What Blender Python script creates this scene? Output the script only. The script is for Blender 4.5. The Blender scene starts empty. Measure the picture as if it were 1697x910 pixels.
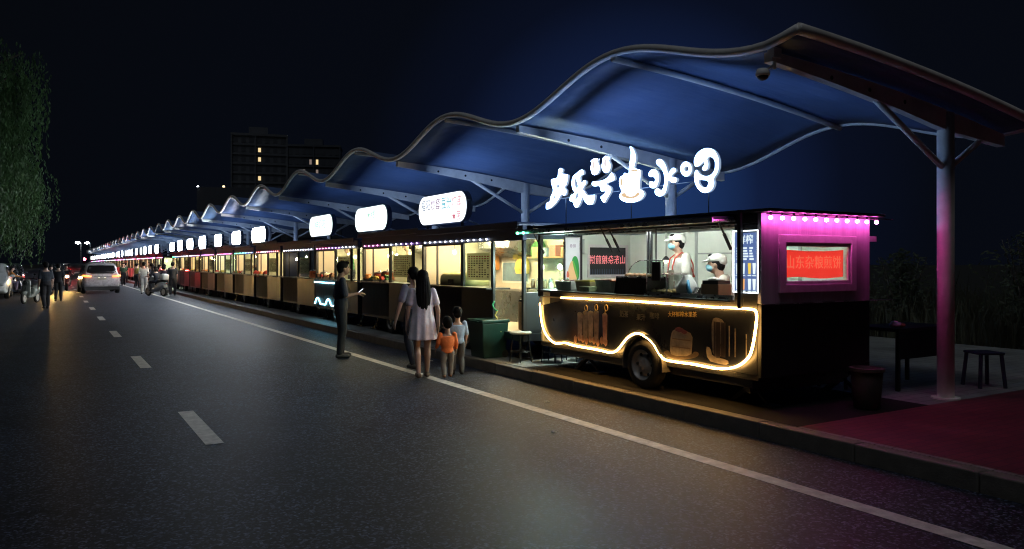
import bpy, bmesh, math, random
from mathutils import Vector, Matrix
R = math.radians
rnd = random.Random(7)
scene = bpy.context.scene
COL = scene.collection

# ------------------------------------------------------------------ camera, sky, light, exposure
cam = bpy.data.cameras.new("camera")
cam.sensor_width = 36.0
cam.lens = 26.94
cam.shift_y = -0.0106
cam.clip_start = 0.05
cam.clip_end = 3000
camo = bpy.data.objects.new("camera", cam)
camo.location = (0, 0, 1.65)
camo.rotation_euler = (R(90), 0, R(-31.0))
COL.objects.link(camo)
scene.camera = camo

world = bpy.data.worlds.new("World")
scene.world = world
world.use_nodes = True
wn = world.node_tree
wn.nodes.clear()
w_out = wn.nodes.new("ShaderNodeOutputWorld")
w_sky = wn.nodes.new("ShaderNodeTexSky")
w_sky.sky_type = 'NISHITA'
w_sky.sun_disc = False
w_sky.sun_elevation = R(-6.0)
w_sky.sun_rotation = R(200)
w_bg1 = wn.nodes.new("ShaderNodeBackground")
w_bg1.inputs[1].default_value = 0.003
wn.links.new(w_sky.outputs[0], w_bg1.inputs[0])
# sky colour with the roof sign's blue bloom put in, almost black elsewhere
w_tc = wn.nodes.new("ShaderNodeTexCoord")
w_sep = wn.nodes.new("ShaderNodeSeparateXYZ")
wn.links.new(w_tc.outputs['Generated'], w_sep.inputs[0])
w_dot = wn.nodes.new("ShaderNodeVectorMath")
w_dot.operation = 'DOT_PRODUCT'
gd = Vector((math.sin(R(40)), math.cos(R(40)), 0.09)).normalized()
w_dot.inputs[1].default_value = gd
wn.links.new(w_tc.outputs['Generated'], w_dot.inputs[0])
w_rmp = wn.nodes.new("ShaderNodeValToRGB")
e = w_rmp.color_ramp.elements
e[0].position = 0.0
e[0].color = (0.0019, 0.0026, 0.0031, 1)
e[1].position = 1.0
e[1].color = (0.013, 0.038, 0.135, 1)
for pos, colr in ((0.70, (0.0018, 0.0025, 0.0040, 1)), (0.94, (0.0020, 0.0029, 0.0058, 1)), (0.970, (0.0028, 0.0046, 0.0135, 1)), (0.988, (0.0054, 0.0115, 0.042, 1))):
    n = w_rmp.color_ramp.elements.new(pos)
    n.color = colr
wn.links.new(w_dot.outputs['Value'], w_rmp.inputs[0])
w_bg2 = wn.nodes.new("ShaderNodeBackground")
w_bg2.inputs[1].default_value = 1.0
wn.links.new(w_rmp.outputs[0], w_bg2.inputs[0])
w_add = wn.nodes.new("ShaderNodeAddShader")
wn.links.new(w_bg1.outputs[0], w_add.inputs[0])
wn.links.new(w_bg2.outputs[0], w_add.inputs[1])
wn.links.new(w_add.outputs[0], w_out.inputs[0])

sun = bpy.data.lights.new("night_light", 'SUN')
sun.energy = 0.24
sun.angle = R(20)
sun.color = (0.86, 0.92, 1.0)
suno = bpy.data.objects.new("night_light", sun)
suno.rotation_euler = (R(20), 0, R(-52))
COL.objects.link(suno)

vs = scene.view_settings
vs.view_transform = 'Standard'
vs.look = 'None'
vs.exposure = 0.0
vs.gamma = 1.0
vs.use_curve_mapping = False
scene.render.engine = 'CYCLES'
cy = scene.cycles
cy.use_denoising = True
try:
    cy.denoiser = 'OPENIMAGEDENOISE'
    cy.denoising_input_passes = 'RGB_ALBEDO_NORMAL'
except Exception:
    pass
cy.max_bounces = 6
cy.diffuse_bounces = 3
cy.glossy_bounces = 3
cy.transmission_bounces = 6
cy.transparent_max_bounces = 12
cy.sample_clamp_indirect = 4.0
cy.sample_clamp_direct = 0.0
cy.volume_bounces = 0
cy.caustics_reflective = False
cy.caustics_refractive = False
cy.use_light_tree = True
cy.filter_width = 1.15

# ------------------------------------------------------------------ materials
MATS = {}

def _new(name):
    m = bpy.data.materials.new(name)
    m.use_nodes = True
    nt = m.node_tree
    nt.nodes.clear()
    out = nt.nodes.new("ShaderNodeOutputMaterial")
    b = nt.nodes.new("ShaderNodeBsdfPrincipled")
    nt.links.new(b.outputs[0], out.inputs[0])
    MATS[name] = m
    return m, nt, b, out

def mat(name, col, rough=0.6, metal=0.0, var=0.18, scale=6.0, bump=0.0, bscale=60.0, spec=0.5, coat=0.0, rvar=0.12):
    """Painted, cloth, metal ... surface: base colour broken up by two scales of noise, uneven gloss, optional bump."""
    if name in MATS:
        return MATS[name]
    m, nt, b, out = _new(name)
    N, L = nt.nodes, nt.links
    tc = N.new("ShaderNodeTexCoord")
    n1 = N.new("ShaderNodeTexNoise")
    n1.inputs['Scale'].default_value = scale
    n1.inputs['Detail'].default_value = 6
    n1.inputs['Roughness'].default_value = 0.65
    L.new(tc.outputs['Object'], n1.inputs['Vector'])
    rp = N.new("ShaderNodeValToRGB")
    rp.color_ramp.elements[0].position = 0.28
    rp.color_ramp.elements[1].position = 0.72
    rp.color_ramp.elements[0].color = tuple(c * (1 - var) for c in col) + (1,)
    rp.color_ramp.elements[1].color = tuple(min(1, c * (1 + var)) for c in col) + (1,)
    L.new(n1.outputs['Fac'], rp.inputs[0])
    L.new(rp.outputs[0], b.inputs['Base Color'])
    mr = N.new("ShaderNodeMapRange")
    mr.inputs['To Min'].default_value = max(0.02, rough - rvar)
    mr.inputs['To Max'].default_value = min(1.0, rough + rvar)
    L.new(n1.outputs['Fac'], mr.inputs['Value'])
    L.new(mr.outputs[0], b.inputs['Roughness'])
    b.inputs['Metallic'].default_value = metal
    b.inputs['Specular IOR Level'].default_value = spec
    b.inputs['Coat Weight'].default_value = coat
    if bump > 0:
        n2 = N.new("ShaderNodeTexNoise")
        n2.inputs['Scale'].default_value = bscale
        n2.inputs['Detail'].default_value = 4
        L.new(tc.outputs['Object'], n2.inputs['Vector'])
        bp = N.new("ShaderNodeBump")
        bp.inputs['Strength'].default_value = bump
        bp.inputs['Distance'].default_value = 0.01
        L.new(n2.outputs['Fac'], bp.inputs['Height'])
        L.new(bp.outputs[0], b.inputs['Normal'])
    return m

def glow(name, col, strength, base=(0.5, 0.5, 0.5)):
    if name in MATS:
        return MATS[name]
    m, nt, b, out = _new(name)
    b.inputs['Base Color'].default_value = base + (1,)
    b.inputs['Roughness'].default_value = 0.4
    b.inputs['Emission Color'].default_value = col + (1,)
    b.inputs['Emission Strength'].default_value = strength
    return m

def glass(name, tint=(0.9, 0.97, 0.95), refl=0.08):
    """Thin window pane: mostly see-through, mirror-like at grazing angles."""
    if name in MATS:
        return MATS[name]
    m, nt, b, out = _new(name)
    N, L = nt.nodes, nt.links
    nt.nodes.remove(b)
    tr = N.new("ShaderNodeBsdfTransparent")
    tr.inputs[0].default_value = tint + (1,)
    gl = N.new("ShaderNodeBsdfGlossy")
    gl.inputs['Roughness'].default_value = 0.03
    fr = N.new("ShaderNodeFresnel")
    fr.inputs['IOR'].default_value = 1.45
    mx = N.new("ShaderNodeMixShader")
    ge = N.new("ShaderNodeNewGeometry")
    mm = N.new("ShaderNodeMath")
    mm.operation = 'MULTIPLY_ADD'
    mm.inputs[1].default_value = -1.0
    mm.inputs[2].default_value = 1.0
    L.new(ge.outputs['Backfacing'], mm.inputs[0])
    m2 = N.new("ShaderNodeMath")
    m2.operation = 'MULTIPLY'
    L.new(fr.outputs[0], m2.inputs[0])
    L.new(mm.outputs[0], m2.inputs[1])
    L.new(m2.outputs[0], mx.inputs[0])
    L.new(tr.outputs[0], mx.inputs[1])
    L.new(gl.outputs[0], mx.inputs[2])
    L.new(mx.outputs[0], out.inputs[0])
    return m

def sheet(name, col, trans=0.5, rough=0.6):
    """Cloth, printed film or membrane that lets part of the light through."""
    if name in MATS:
        return MATS[name]
    m, nt, b, out = _new(name)
    N, L = nt.nodes, nt.links
    tc = N.new("ShaderNodeTexCoord")
    n1 = N.new("ShaderNodeTexNoise")
    n1.inputs['Scale'].default_value = 0.9
    n1.inputs['Detail'].default_value = 5
    L.new(tc.outputs['Object'], n1.inputs['Vector'])
    rp = N.new("ShaderNodeValToRGB")
    rp.color_ramp.elements[0].position = 0.3
    rp.color_ramp.elements[1].position = 0.7
    rp.color_ramp.elements[0].color = tuple(c * 0.68 for c in col) + (1,)
    rp.color_ramp.elements[1].color = tuple(min(1, c * 1.15) for c in col) + (1,)
    L.new(n1.outputs['Fac'], rp.inputs[0])
    L.new(rp.outputs[0], b.inputs['Base Color'])
    b.inputs['Roughness'].default_value = rough
    if name == "tent_membrane":
        mpw = N.new("ShaderNodeMapping")
        mpw.inputs['Scale'].default_value = (0.5, 2.6, 1)
        L.new(tc.outputs['Object'], mpw.inputs[0])
        nw = N.new("ShaderNodeTexNoise")
        nw.inputs['Scale'].default_value = 1.6
        nw.inputs['Detail'].default_value = 4
        L.new(mpw.outputs[0], nw.inputs['Vector'])
        bw_ = N.new("ShaderNodeBump")
        bw_.inputs['Strength'].default_value = 0.5
        bw_.inputs['Distance'].default_value = 0.09
        L.new(nw.outputs['Fac'], bw_.inputs['Height'])
        L.new(bw_.outputs[0], b.inputs['Normal'])
    t = N.new("ShaderNodeBsdfTranslucent")
    L.new(rp.outputs[0], t.inputs[0])
    mx = N.new("ShaderNodeMixShader")
    mx.inputs[0].default_value = trans
    L.new(b.outputs[0], mx.inputs[1])
    L.new(t.outputs[0], mx.inputs[2])
    L.new(mx.outputs[0], out.inputs[0])
    return m

def asphalt(name):
    m, nt, b, out = _new(name)
    N, L = nt.nodes, nt.links
    tc = N.new("ShaderNodeTexCoord")
    big = N.new("ShaderNodeTexNoise")
    big.inputs['Scale'].default_value = 0.35
    big.inputs['Detail'].default_value = 5
    mp = N.new("ShaderNodeMapping")
    mp.inputs['Scale'].default_value = (1.0, 0.22, 1.0)      # wheel-track streaks run along the road
    L.new(tc.outputs['Object'], mp.inputs[0])
    L.new(mp.outputs[0], big.inputs['Vector'])
    fine = N.new("ShaderNodeTexVoronoi")
    fine.inputs['Scale'].default_value = 115.0
    L.new(tc.outputs['Object'], fine.inputs['Vector'])
    sp = N.new("ShaderNodeTexNoise")
    sp.inputs['Scale'].default_value = 70.0
    sp.inputs['Detail'].default_value = 5
    sp.inputs['Roughness'].default_value = 0.75
    L.new(tc.outputs['Object'], sp.inputs['Vector'])
    r1 = N.new("ShaderNodeValToRGB")
    r1.color_ramp.elements[0].position = 0.3
    r1.color_ramp.elements[1].position = 0.75
    r1.color_ramp.elements[0].color = (0.017, 0.022, 0.034, 1)
    r1.color_ramp.elements[1].color = (0.035, 0.044, 0.066, 1)
    L.new(big.outputs['Fac'], r1.inputs[0])
    r2 = N.new("ShaderNodeValToRGB")
    r2.color_ramp.elements[0].position = 0.50
    r2.color_ramp.elements[1].position = 0.76
    r2.color_ramp.elements[0].color = (0.80, 0.80, 0.80, 1)
    r2.color_ramp.elements[1].color = (2.2, 2.2, 2.3, 1)
    L.new(sp.outputs['Fac'], r2.inputs[0])
    mu = N.new("ShaderNodeMixRGB")
    mu.blend_type = 'MULTIPLY'
    mu.inputs[0].default_value = 1.0
    ag = N.new("ShaderNodeTexVoronoi")
    ag.inputs['Scale'].default_value = 62.0
    L.new(tc.outputs['Object'], ag.inputs['Vector'])
    sx = N.new("ShaderNodeSeparateXYZ")
    L.new(ag.outputs['Color'], sx.inputs[0])
    ar = N.new("ShaderNodeValToRGB")
    ae = ar.color_ramp.elements
    ae[0].position = 0.0
    ae[0].color = (0.18, 0.18, 0.18, 1)
    ae[1].position = 1.0
    ae[1].color = (5.5, 5.5, 5.6, 1)
    m_ = ae.new(0.72)
    m_.color = (1.0, 1.0, 1.0, 1)
    L.new(sx.outputs[0], ar.inputs[0])
    mu0 = N.new("ShaderNodeMixRGB")
    mu0.blend_type = 'MULTIPLY'
    mu0.inputs[0].default_value = 1.0
    L.new(r1.outputs[0], mu0.inputs[1])
    L.new(ar.outputs[0], mu0.inputs[2])
    L.new(mu0.outputs[0], mu.inputs[1])
    L.new(r2.outputs[0], mu.inputs[2])
    # hairline cracks and dark oily stains
    dn = N.new("ShaderNodeTexNoise")
    dn.inputs['Scale'].default_value = 1.6
    dn.inputs['Detail'].default_value = 5
    L.new(tc.outputs['Object'], dn.inputs['Vector'])
    av = N.new("ShaderNodeVectorMath")
    av.operation = 'MULTIPLY_ADD'
    av.inputs[1].default_value = (1.2, 1.2, 0)
    L.new(dn.outputs['Color'], av.inputs[0])
    L.new(tc.outputs['Object'], av.inputs[2])
    ck = N.new("ShaderNodeTexVoronoi")
    ck.feature = 'DISTANCE_TO_EDGE'
    ck.inputs['Scale'].default_value = 0.26
    L.new(av.outputs[0], ck.inputs['Vector'])
    cr_ = N.new("ShaderNodeMapRange")
    cr_.inputs['From Min'].default_value = 0.0015
    cr_.inputs['From Max'].default_value = 0.006
    cr_.inputs['To Min'].default_value = 0.45
    L.new(ck.outputs['Distance'], cr_.inputs['Value'])
    st = N.new("ShaderNodeTexNoise")
    st.inputs['Scale'].default_value = 0.9
    st.inputs['Detail'].default_value = 8
    st.inputs['Roughness'].default_value = 0.7
    L.new(tc.outputs['Object'], st.inputs['Vector'])
    sr = N.new("ShaderNodeMapRange")
    sr.inputs['From Min'].default_value = 0.36
    sr.inputs['From Max'].default_value = 0.52
    sr.inputs['To Min'].default_value = 0.62
    L.new(st.outputs['Fac'], sr.inputs['Value'])
    pm = N.new("ShaderNodeMath")
    pm.operation = 'MULTIPLY'
    L.new(cr_.outputs[0], pm.inputs[0])
    L.new(sr.outputs[0], pm.inputs[1])
    mu2 = N.new("ShaderNodeMixRGB")
    mu2.blend_type = 'MULTIPLY'
    mu2.inputs[0].default_value = 1.0
    L.new(mu.outputs[0], mu2.inputs[1])
    L.new(pm.outputs[0], mu2.inputs[2])
    L.new(mu2.outputs[0], b.inputs['Base Color'])
    rr = N.new("ShaderNodeMapRange")
    rr.inputs['To Min'].default_value = 0.44
    rr.inputs['To Max'].default_value = 0.64
    L.new(big.outputs['Fac'], rr.inputs['Value'])
    L.new(rr.outputs[0], b.inputs['Roughness'])
    b.inputs['Specular IOR Level'].default_value = 0.2
    bp = N.new("ShaderNodeBump")
    bp.inputs['Strength'].default_value = 0.4
    bp.inputs['Distance'].default_value = 0.004
    L.new(sx.outputs[1], bp.inputs['Height'])
    L.new(bp.outputs[0], b.inputs['Normal'])
    return m

def tiles(name, c1, c2, mortar, sx, rough=0.5):
    """Paving: brick texture in the ground plane with dirt noise."""
    m, nt, b, out = _new(name)
    N, L = nt.nodes, nt.links
    tc = N.new("ShaderNodeTexCoord")
    br = N.new("ShaderNodeTexBrick")
    br.inputs['Scale'].default_value = sx
    br.inputs['Color1'].default_value = c1 + (1,)
    br.inputs['Color2'].default_value = c2 + (1,)
    br.inputs['Mortar'].default_value = mortar + (1,)
    br.inputs['Mortar Size'].default_value = 0.012
    L.new(tc.outputs['Object'], br.inputs['Vector'])
    n = N.new("ShaderNodeTexNoise")
    n.inputs['Scale'].default_value = 1.7
    n.inputs['Detail'].default_value = 7
    L.new(tc.outputs['Object'], n.inputs['Vector'])
    rp = N.new("ShaderNodeValToRGB")
    rp.color_ramp.elements[0].position = 0.3
    rp.color_ramp.elements[1].position = 0.7
    rp.color_ramp.elements[0].color = (0.6, 0.6, 0.6, 1)
    rp.color_ramp.elements[1].color = (1.1, 1.1, 1.1, 1)
    L.new(n.outputs['Fac'], rp.inputs[0])
    mu = N.new("ShaderNodeMixRGB")
    mu.blend_type = 'MULTIPLY'
    mu.inputs[0].default_value = 1
    L.new(br.outputs['Color'], mu.inputs[1])
    L.new(rp.outputs[0], mu.inputs[2])
    L.new(mu.outputs[0], b.inputs['Base Color'])
    mr = N.new("ShaderNodeMapRange")
    mr.inputs['To Min'].default_value = rough - .15
    mr.inputs['To Max'].default_value = rough + .15
    L.new(n.outputs['Fac'], mr.inputs['Value'])
    L.new(mr.outputs[0], b.inputs['Roughness'])
    bp = N.new("ShaderNodeBump")
    bp.inputs['Strength'].default_value = 0.3
    bp.inputs['Distance'].default_value = 0.004
    L.new(br.outputs['Fac'], bp.inputs['Height'])
    bp.invert = True
    L.new(bp.outputs[0], b.inputs['Normal'])
    return m

def planks(name, c1, c2, freq=9.0, axis='Y', rough=0.5):
    """Vertical boards or ribs: a saw wave along one object axis for the joints, noise stretched along the boards."""
    if name in MATS:
        return MATS[name]
    m, nt, b, out = _new(name)
    N, L = nt.nodes, nt.links
    tc = N.new("ShaderNodeTexCoord")
    wv = N.new("ShaderNodeTexWave")
    wv.wave_type = 'BANDS'
    wv.bands_direction = axis
    wv.wave_profile = 'SAW'
    wv.inputs['Scale'].default_value = freq / 6.2832 * 1.0
    L.new(tc.outputs['Object'], wv.inputs['Vector'])
    mp = N.new("ShaderNodeMapping")
    mp.inputs['Scale'].default_value = (14, 14, 1.2)
    L.new(tc.outputs['Object'], mp.inputs[0])
    n = N.new("ShaderNodeTexNoise")
    n.inputs['Scale'].default_value = 1.0
    n.inputs['Detail'].default_value = 6
    L.new(mp.outputs[0], n.inputs['Vector'])
    rp = N.new("ShaderNodeValToRGB")
    rp.color_ramp.elements[0].position = 0.3
    rp.color_ramp.elements[1].position = 0.7
    rp.color_ramp.elements[0].color = c1 + (1,)
    rp.color_ramp.elements[1].color = c2 + (1,)
    L.new(n.outputs['Fac'], rp.inputs[0])
    L.new(rp.outputs[0], b.inputs['Base Color'])
    b.inputs['Roughness'].default_value = rough
    bp = N.new("ShaderNodeBump")
    bp.inputs['Strength'].default_value = 0.6
    bp.inputs['Distance'].default_value = 0.012
    L.new(wv.outputs['Fac'], bp.inputs['Height'])
    L.new(bp.outputs[0], b.inputs['Normal'])
    return m

# ------------------------------------------------------------------ mesh helpers
class MB:
    """Collects shapes in one bmesh; build() links them as ONE mesh object."""
    def __init__(s, *mats):
        s.bm = bmesh.new()
        s.mats = list(mats)
        s.cur = 0
        s.smooth = False

    def use(s, m):
        if m not in s.mats:
            s.mats.append(m)
        s.cur = s.mats.index(m)
        return s

    def _tag(s, faces):
        for f in faces:
            f.material_index = s.cur
            f.smooth = s.smooth

    def box(s, x0, x1, y0, y1, z0, z1, rot=None, c=None):
        r = bmesh.ops.create_cube(s.bm, size=1.0)
        vs_ = r['verts']
        ctr = Vector(((x0 + x1) / 2, (y0 + y1) / 2, (z0 + z1) / 2))
        for v in vs_:
            p = Vector((v.co.x * (x1 - x0), v.co.y * (y1 - y0), v.co.z * (z1 - z0)))
            if rot is not None:
                p = rot @ p
            v.co = p + ctr
        s._tag({f for v in vs_ for f in v.link_faces})
        return s

    def ring_loft(s, rings, caps=True, closed=True):
        vr = [[s.bm.verts.new(p) for p in r] for r in rings]
        fs = []
        n = len(vr[0])
        for a, b in zip(vr[:-1], vr[1:]):
            for i in range(n if closed else n - 1):
                j = (i + 1) % n
                try:
                    fs.append(s.bm.faces.new((a[i], a[j], b[j], b[i])))
                except ValueError:
                    pass
        if caps and closed:
            for r in (list(reversed(vr[0])), vr[-1]):
                try:
                    fs.append(s.bm.faces.new(r))
                except ValueError:
                    pass
        s._tag(fs)
        return s

    def tube(s, pts, r, seg=8, closed=False, caps=True):
        pts = [Vector(p) for p in pts]
        rr = r if isinstance(r, (list, tuple)) else [r] * len(pts)
        n = len(pts)
        rings = []
        up = None
        for i, p in enumerate(pts):
            a = pts[i - 1] if (i > 0 or closed) else p
            b = pts[(i + 1) % n] if (i < n - 1 or closed) else p
            d = (b - a)
            d = d.normalized() if d.length > 1e-9 else Vector((0, 0, 1))
            if up is None:
                up = Vector((0, 0, 1)) if abs(d.z) < 0.9 else Vector((1, 0, 0))
            u = (up - d * up.dot(d))
            if u.length < 1e-6:
                u = d.orthogonal()
            u.normalize()
            up = u
            v = d.cross(u)
            rings.append([p + (u * math.cos(2 * math.pi * k / seg) + v * math.sin(2 * math.pi * k / seg)) * rr[i] for k in range(seg)])
        if closed:
            rings.append(rings[0])
            vr = [[s.bm.verts.new(q) for q in rg] for rg in rings[:-1]]
            vr.append(vr[0])
            fs = []
            for a, b in zip(vr[:-1], vr[1:]):
                for i in range(seg):
                    j = (i + 1) % seg
                    fs.append(s.bm.faces.new((a[i], a[j], b[j], b[i])))
            s._tag(fs)
            return s
        return s.ring_loft(rings, caps)

    def seg(s, p0, r0, p1, r1, n=10):
        """Tapered limb with rounded ends."""
        s.tube([p0, p1], [r0, r1], n)
        s.ell(p0, (r0, r0, r0), 2)
        s.ell(p1, (r1, r1, r1), 2)
        return s

    def ell(s, c, r, sub=2, rot=None):
        g = bmesh.ops.create_icosphere(s.bm, subdivisions=sub, radius=1.0)
        for v in g['verts']:
            p = Vector((v.co.x * r[0], v.co.y * r[1], v.co.z * r[2]))
            if rot is not None:
                p = rot @ p
            v.co = p + Vector(c)
        s._tag({f for v in g['verts'] for f in v.link_faces})
        return s

    def lathe(s, prof, c=(0, 0, 0), axis='Z', seg=24, caps=True):
        rings = []
        for r, h in prof:
            ring = []
            for k in range(seg):
                a = 2 * math.pi * k / seg
                u, v = r * math.cos(a), r * math.sin(a)
                p = {'Z': (u, v, h), 'X': (h, u, v), 'Y': (v, h, u)}[axis]
                ring.append(Vector(p) + Vector(c))
            rings.append(ring)
        return s.ring_loft(rings, caps)

    def prism(s, poly, axis, a, b):
        """Outline in the two other axes, extruded from a to b."""
        def P(u, v, h):
            return {'X': (h, u, v), 'Y': (u, h, v), 'Z': (u, v, h)}[axis]
        return s.ring_loft([[Vector(P(u, v, a)) for u, v in poly], [Vector(P(u, v, b)) for u, v in poly]])

    def quad(s, *ps):
        f = s.bm.faces.new([s.bm.verts.new(p) for p in ps])
        s._tag([f])
        return s

    def add_mesh(s, me, mtx=None):
        tmp = bmesh.new()
        tmp.from_mesh(me)
        vm = {}
        for v in tmp.verts:
            vm[v] = s.bm.verts.new(mtx @ v.co if mtx else v.co)
        fs = []
        for f in tmp.faces:
            try:
                fs.append(s.bm.faces.new([vm[v] for v in f.verts]))
            except ValueError:
                pass
        s._tag(fs)
        tmp.free()
        return s

    def build(s, name, parent=None, off=None, bevel=0.0, loc=None, fix=True):
        if fix:
            bmesh.ops.recalc_face_normals(s.bm, faces=s.bm.faces[:])
        if off is not None:
            bmesh.ops.translate(s.bm, vec=-Vector(off), verts=s.bm.verts[:])
        me = bpy.data.meshes.new(name)
        s.bm.to_mesh(me)
        s.bm.free()
        for m in s.mats:
            me.materials.append(m)
        o = bpy.data.objects.new(name, me)
        COL.objects.link(o)
        if parent is not None:
            o.parent = parent
        if loc is not None:
            o.location = loc
        if bevel > 0:
            bv = o.modifiers.new("bevel", 'BEVEL')
            bv.width = bevel
            bv.segments = 2
            bv.limit_method = 'ANGLE'
        return o

def tag(o, label=None, cat=None, group=None, kind=None):
    if label:
        o["label"] = label
    if cat:
        o["category"] = cat
    if group:
        o["group"] = group
    if kind:
        o["kind"] = kind
    return o

def thing(name, label, cat, loc=(0, 0, 0), rotz=0.0, group=None):
    o = bpy.data.objects.new(name, None)
    o.empty_display_size = 0.2
    o.location = loc
    o.rotation_euler = (0, 0, rotz)
    COL.objects.link(o)
    return tag(o, label, cat, group)

def copy_tree(o, parent=None):
    c = o.copy()
    COL.objects.link(c)
    if parent is not None:
        c.parent = parent
    for ch in [k for k in bpy.data.objects if k.parent == o]:
        copy_tree(ch, c)
    return c

def from_modifiers(o):
    dg = bpy.context.evaluated_depsgraph_get()
    me = bpy.data.meshes.new_from_object(o.evaluated_get(dg))
    d = o.data
    bpy.data.objects.remove(o)
    return me

def fused(mb, voxel, smooth=3):
    """Melts the overlapping shapes of mb into one continuous surface; returns a mesh."""
    bmesh.ops.recalc_face_normals(mb.bm, faces=mb.bm.faces[:])
    me = bpy.data.meshes.new("melt")
    mb.bm.to_mesh(me)
    mb.bm.free()
    o = bpy.data.objects.new("melt", me)
    COL.objects.link(o)
    r = o.modifiers.new("r", 'REMESH')
    r.mode = 'VOXEL'
    r.voxel_size = voxel
    r.use_smooth_shade = True
    if smooth:
        sm = o.modifiers.new("s", 'SMOOTH')
        sm.factor = 0.5
        sm.iterations = smooth
    return from_modifiers(o)

def link_mesh(name, me, m, parent=None, smooth=True):
    me.name = name
    me.materials.clear()
    me.materials.append(m)
    if smooth:
        for p in me.polygons:
            p.use_smooth = True
    o = bpy.data.objects.new(name, me)
    COL.objects.link(o)
    if parent is not None:
        o.parent = parent
    return o

FACE_ROAD = Matrix(((0, 0, -1), (-1, 0, 0), (0, 1, 0)))      # drawing u,v -> faces the road (-X)
FACE_END = Matrix(((1, 0, 0), (0, 0, -1), (0, 1, 0)))        # drawing u,v -> faces the near end (-Y)

def text_mesh(body, size, depth=0.004, spacing=1.0, bold=0.0):
    cu = bpy.data.curves.new("t", 'FONT')
    cu.body = body
    cu.size = size
    cu.offset = bold
    cu.extrude = depth / 2
    cu.align_x = 'CENTER'
    cu.align_y = 'CENTER'
    cu.space_character = spacing
    cu.resolution_u = 3
    o = bpy.data.objects.new("t", cu)
    COL.objects.link(o)
    return from_modifiers(o)

def outline_mesh(polys, depth, bevel=0.0, offset=0.0):
    """Filled outline (later outlines are holes), thickness depth, centred on the drawing plane."""
    cu = bpy.data.curves.new("c", 'CURVE')
    cu.dimensions = '2D'
    cu.fill_mode = 'BOTH'
    cu.extrude = depth / 2
    cu.offset = offset
    if bevel:
        cu.bevel_depth = bevel
        cu.bevel_resolution = 1
        cu.offset = -bevel
    for p in polys:
        sp = cu.splines.new('POLY')
        sp.points.add(len(p) - 1)
        for q, (u, v) in zip(sp.points, p):
            q.co = (u, v, 0, 1)
        sp.use_cyclic_u = True
    o = bpy.data.objects.new("c", cu)
    COL.objects.link(o)
    return from_modifiers(o)

def chaikin(p, n=1):
    for _ in range(n):
        q = []
        for i in range(len(p)):
            a, b = p[i], p[(i + 1) % len(p)]
            q.append((a[0] * .75 + b[0] * .25, a[1] * .75 + b[1] * .25))
            q.append((a[0] * .25 + b[0] * .75, a[1] * .25 + b[1] * .75))
        p = q
    return p

def rounded(w, h, r, n=8):
    pts = []
    for cx, cy_, a0 in ((w / 2 - r, h / 2 - r, 0), (-w / 2 + r, h / 2 - r, 90), (-w / 2 + r, -h / 2 + r, 180), (w / 2 - r, -h / 2 + r, 270)):
        for k in range(n + 1):
            a = R(a0 + 90 * k / n)
            pts.append((cx + r * math.cos(a), cy_ + r * math.sin(a)))
    return pts

# ------------------------------------------------------------------ surface library
M_asph = asphalt("asphalt")
M_paint = mat("road_paint", (0.55, 0.54, 0.50), 0.6, var=0.38, scale=9, bump=0.3, bscale=90)
M_pave = tiles("paving_tiles", (0.34, 0.35, 0.33), (0.28, 0.29, 0.28), (0.14, 0.14, 0.13), 1.6)
M_red = tiles("red_paving", (0.20, 0.035, 0.050), (0.14, 0.028, 0.04), (0.05, 0.02, 0.025), 2.6, rough=0.55)
M_kerb = mat("kerb_stone", (0.17, 0.155, 0.135), 0.55, var=0.25, scale=8, bump=0.3)
M_soil = mat("soil", (0.022, 0.022, 0.016), 0.9, var=0.4, scale=3, bump=0.6, bscale=20)
M_steelw = mat("white_painted_steel", (0.78, 0.77, 0.75), 0.45, var=0.16, scale=4)
M_steelc = mat("cream_painted_steel", (0.82, 0.78, 0.72), 0.45, var=0.18, scale=3)
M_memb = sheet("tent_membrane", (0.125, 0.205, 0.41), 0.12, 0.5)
M_dark = mat("dark_blue_metal", (0.045, 0.058, 0.115), 0.42, var=0.3, scale=3, spec=0.5)
M_panel = mat("lower_panel", (0.014, 0.018, 0.024), 0.35, var=.4, scale=2)
M_case = mat("sign_case", (0.10, 0.13, 0.20), 0.4)
M_black = mat("black_metal", (0.016, 0.017, 0.020), 0.4, var=0.3, scale=4)
M_blkpl = mat("black_plastic", (0.02, 0.02, 0.022), 0.5, var=0.3)
M_rub = mat("rubber", (0.022, 0.021, 0.02), 0.8, var=0.3, bump=0.3)
M_rim = mat("wheel_rim", (0.46, 0.44, 0.41), 0.45, metal=0.2, var=0.2)
M_steel = mat("stainless_steel", (0.55, 0.56, 0.57), 0.28, metal=0.9, var=0.12)
M_cream = mat("cream_lining", (0.74, 0.68, 0.54), 0.55, var=0.1, scale=2)
M_white = mat("white_lining", (0.80, 0.86, 0.78), 0.5, var=0.07, scale=2)
M_pane = glass("window_glass", (0.88, 0.96, 0.94))
M_boards = planks("brown_boards", (0.022, 0.013, 0.010), (0.055, 0.028, 0.020), 55, 'Y')
M_ribs = planks("dark_ribbed_cladding", (0.46, 0.42, 0.46), (0.64, 0.59, 0.64), 70, 'X')
M_ribd = planks("black_ribbed_cladding", (0.010, 0.010, 0.013), (0.018, 0.017, 0.021), 70, 'X')
M_menu = sheet("menu_film", (0.80, 0.77, 0.62), 0.75)
M_ink = mat("menu_ink", (0.07, 0.055, 0.05), 0.7)
M_inkr = mat("menu_red_ink", (0.35, 0.06, 0.05), 0.7)
M_gloss = mat("printed_black_panel", (0.020, 0.022, 0.028), 0.16, var=0.3, scale=2, spec=0.6)
G_sign = glow("sign_light", (0.80, 0.90, 1.0), 40.0, (0.8, 0.8, 0.8))
G_letter = glow("letter_light", (0.62, 0.70, 1.0), 58.0, (0.8, 0.8, 0.8))
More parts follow.
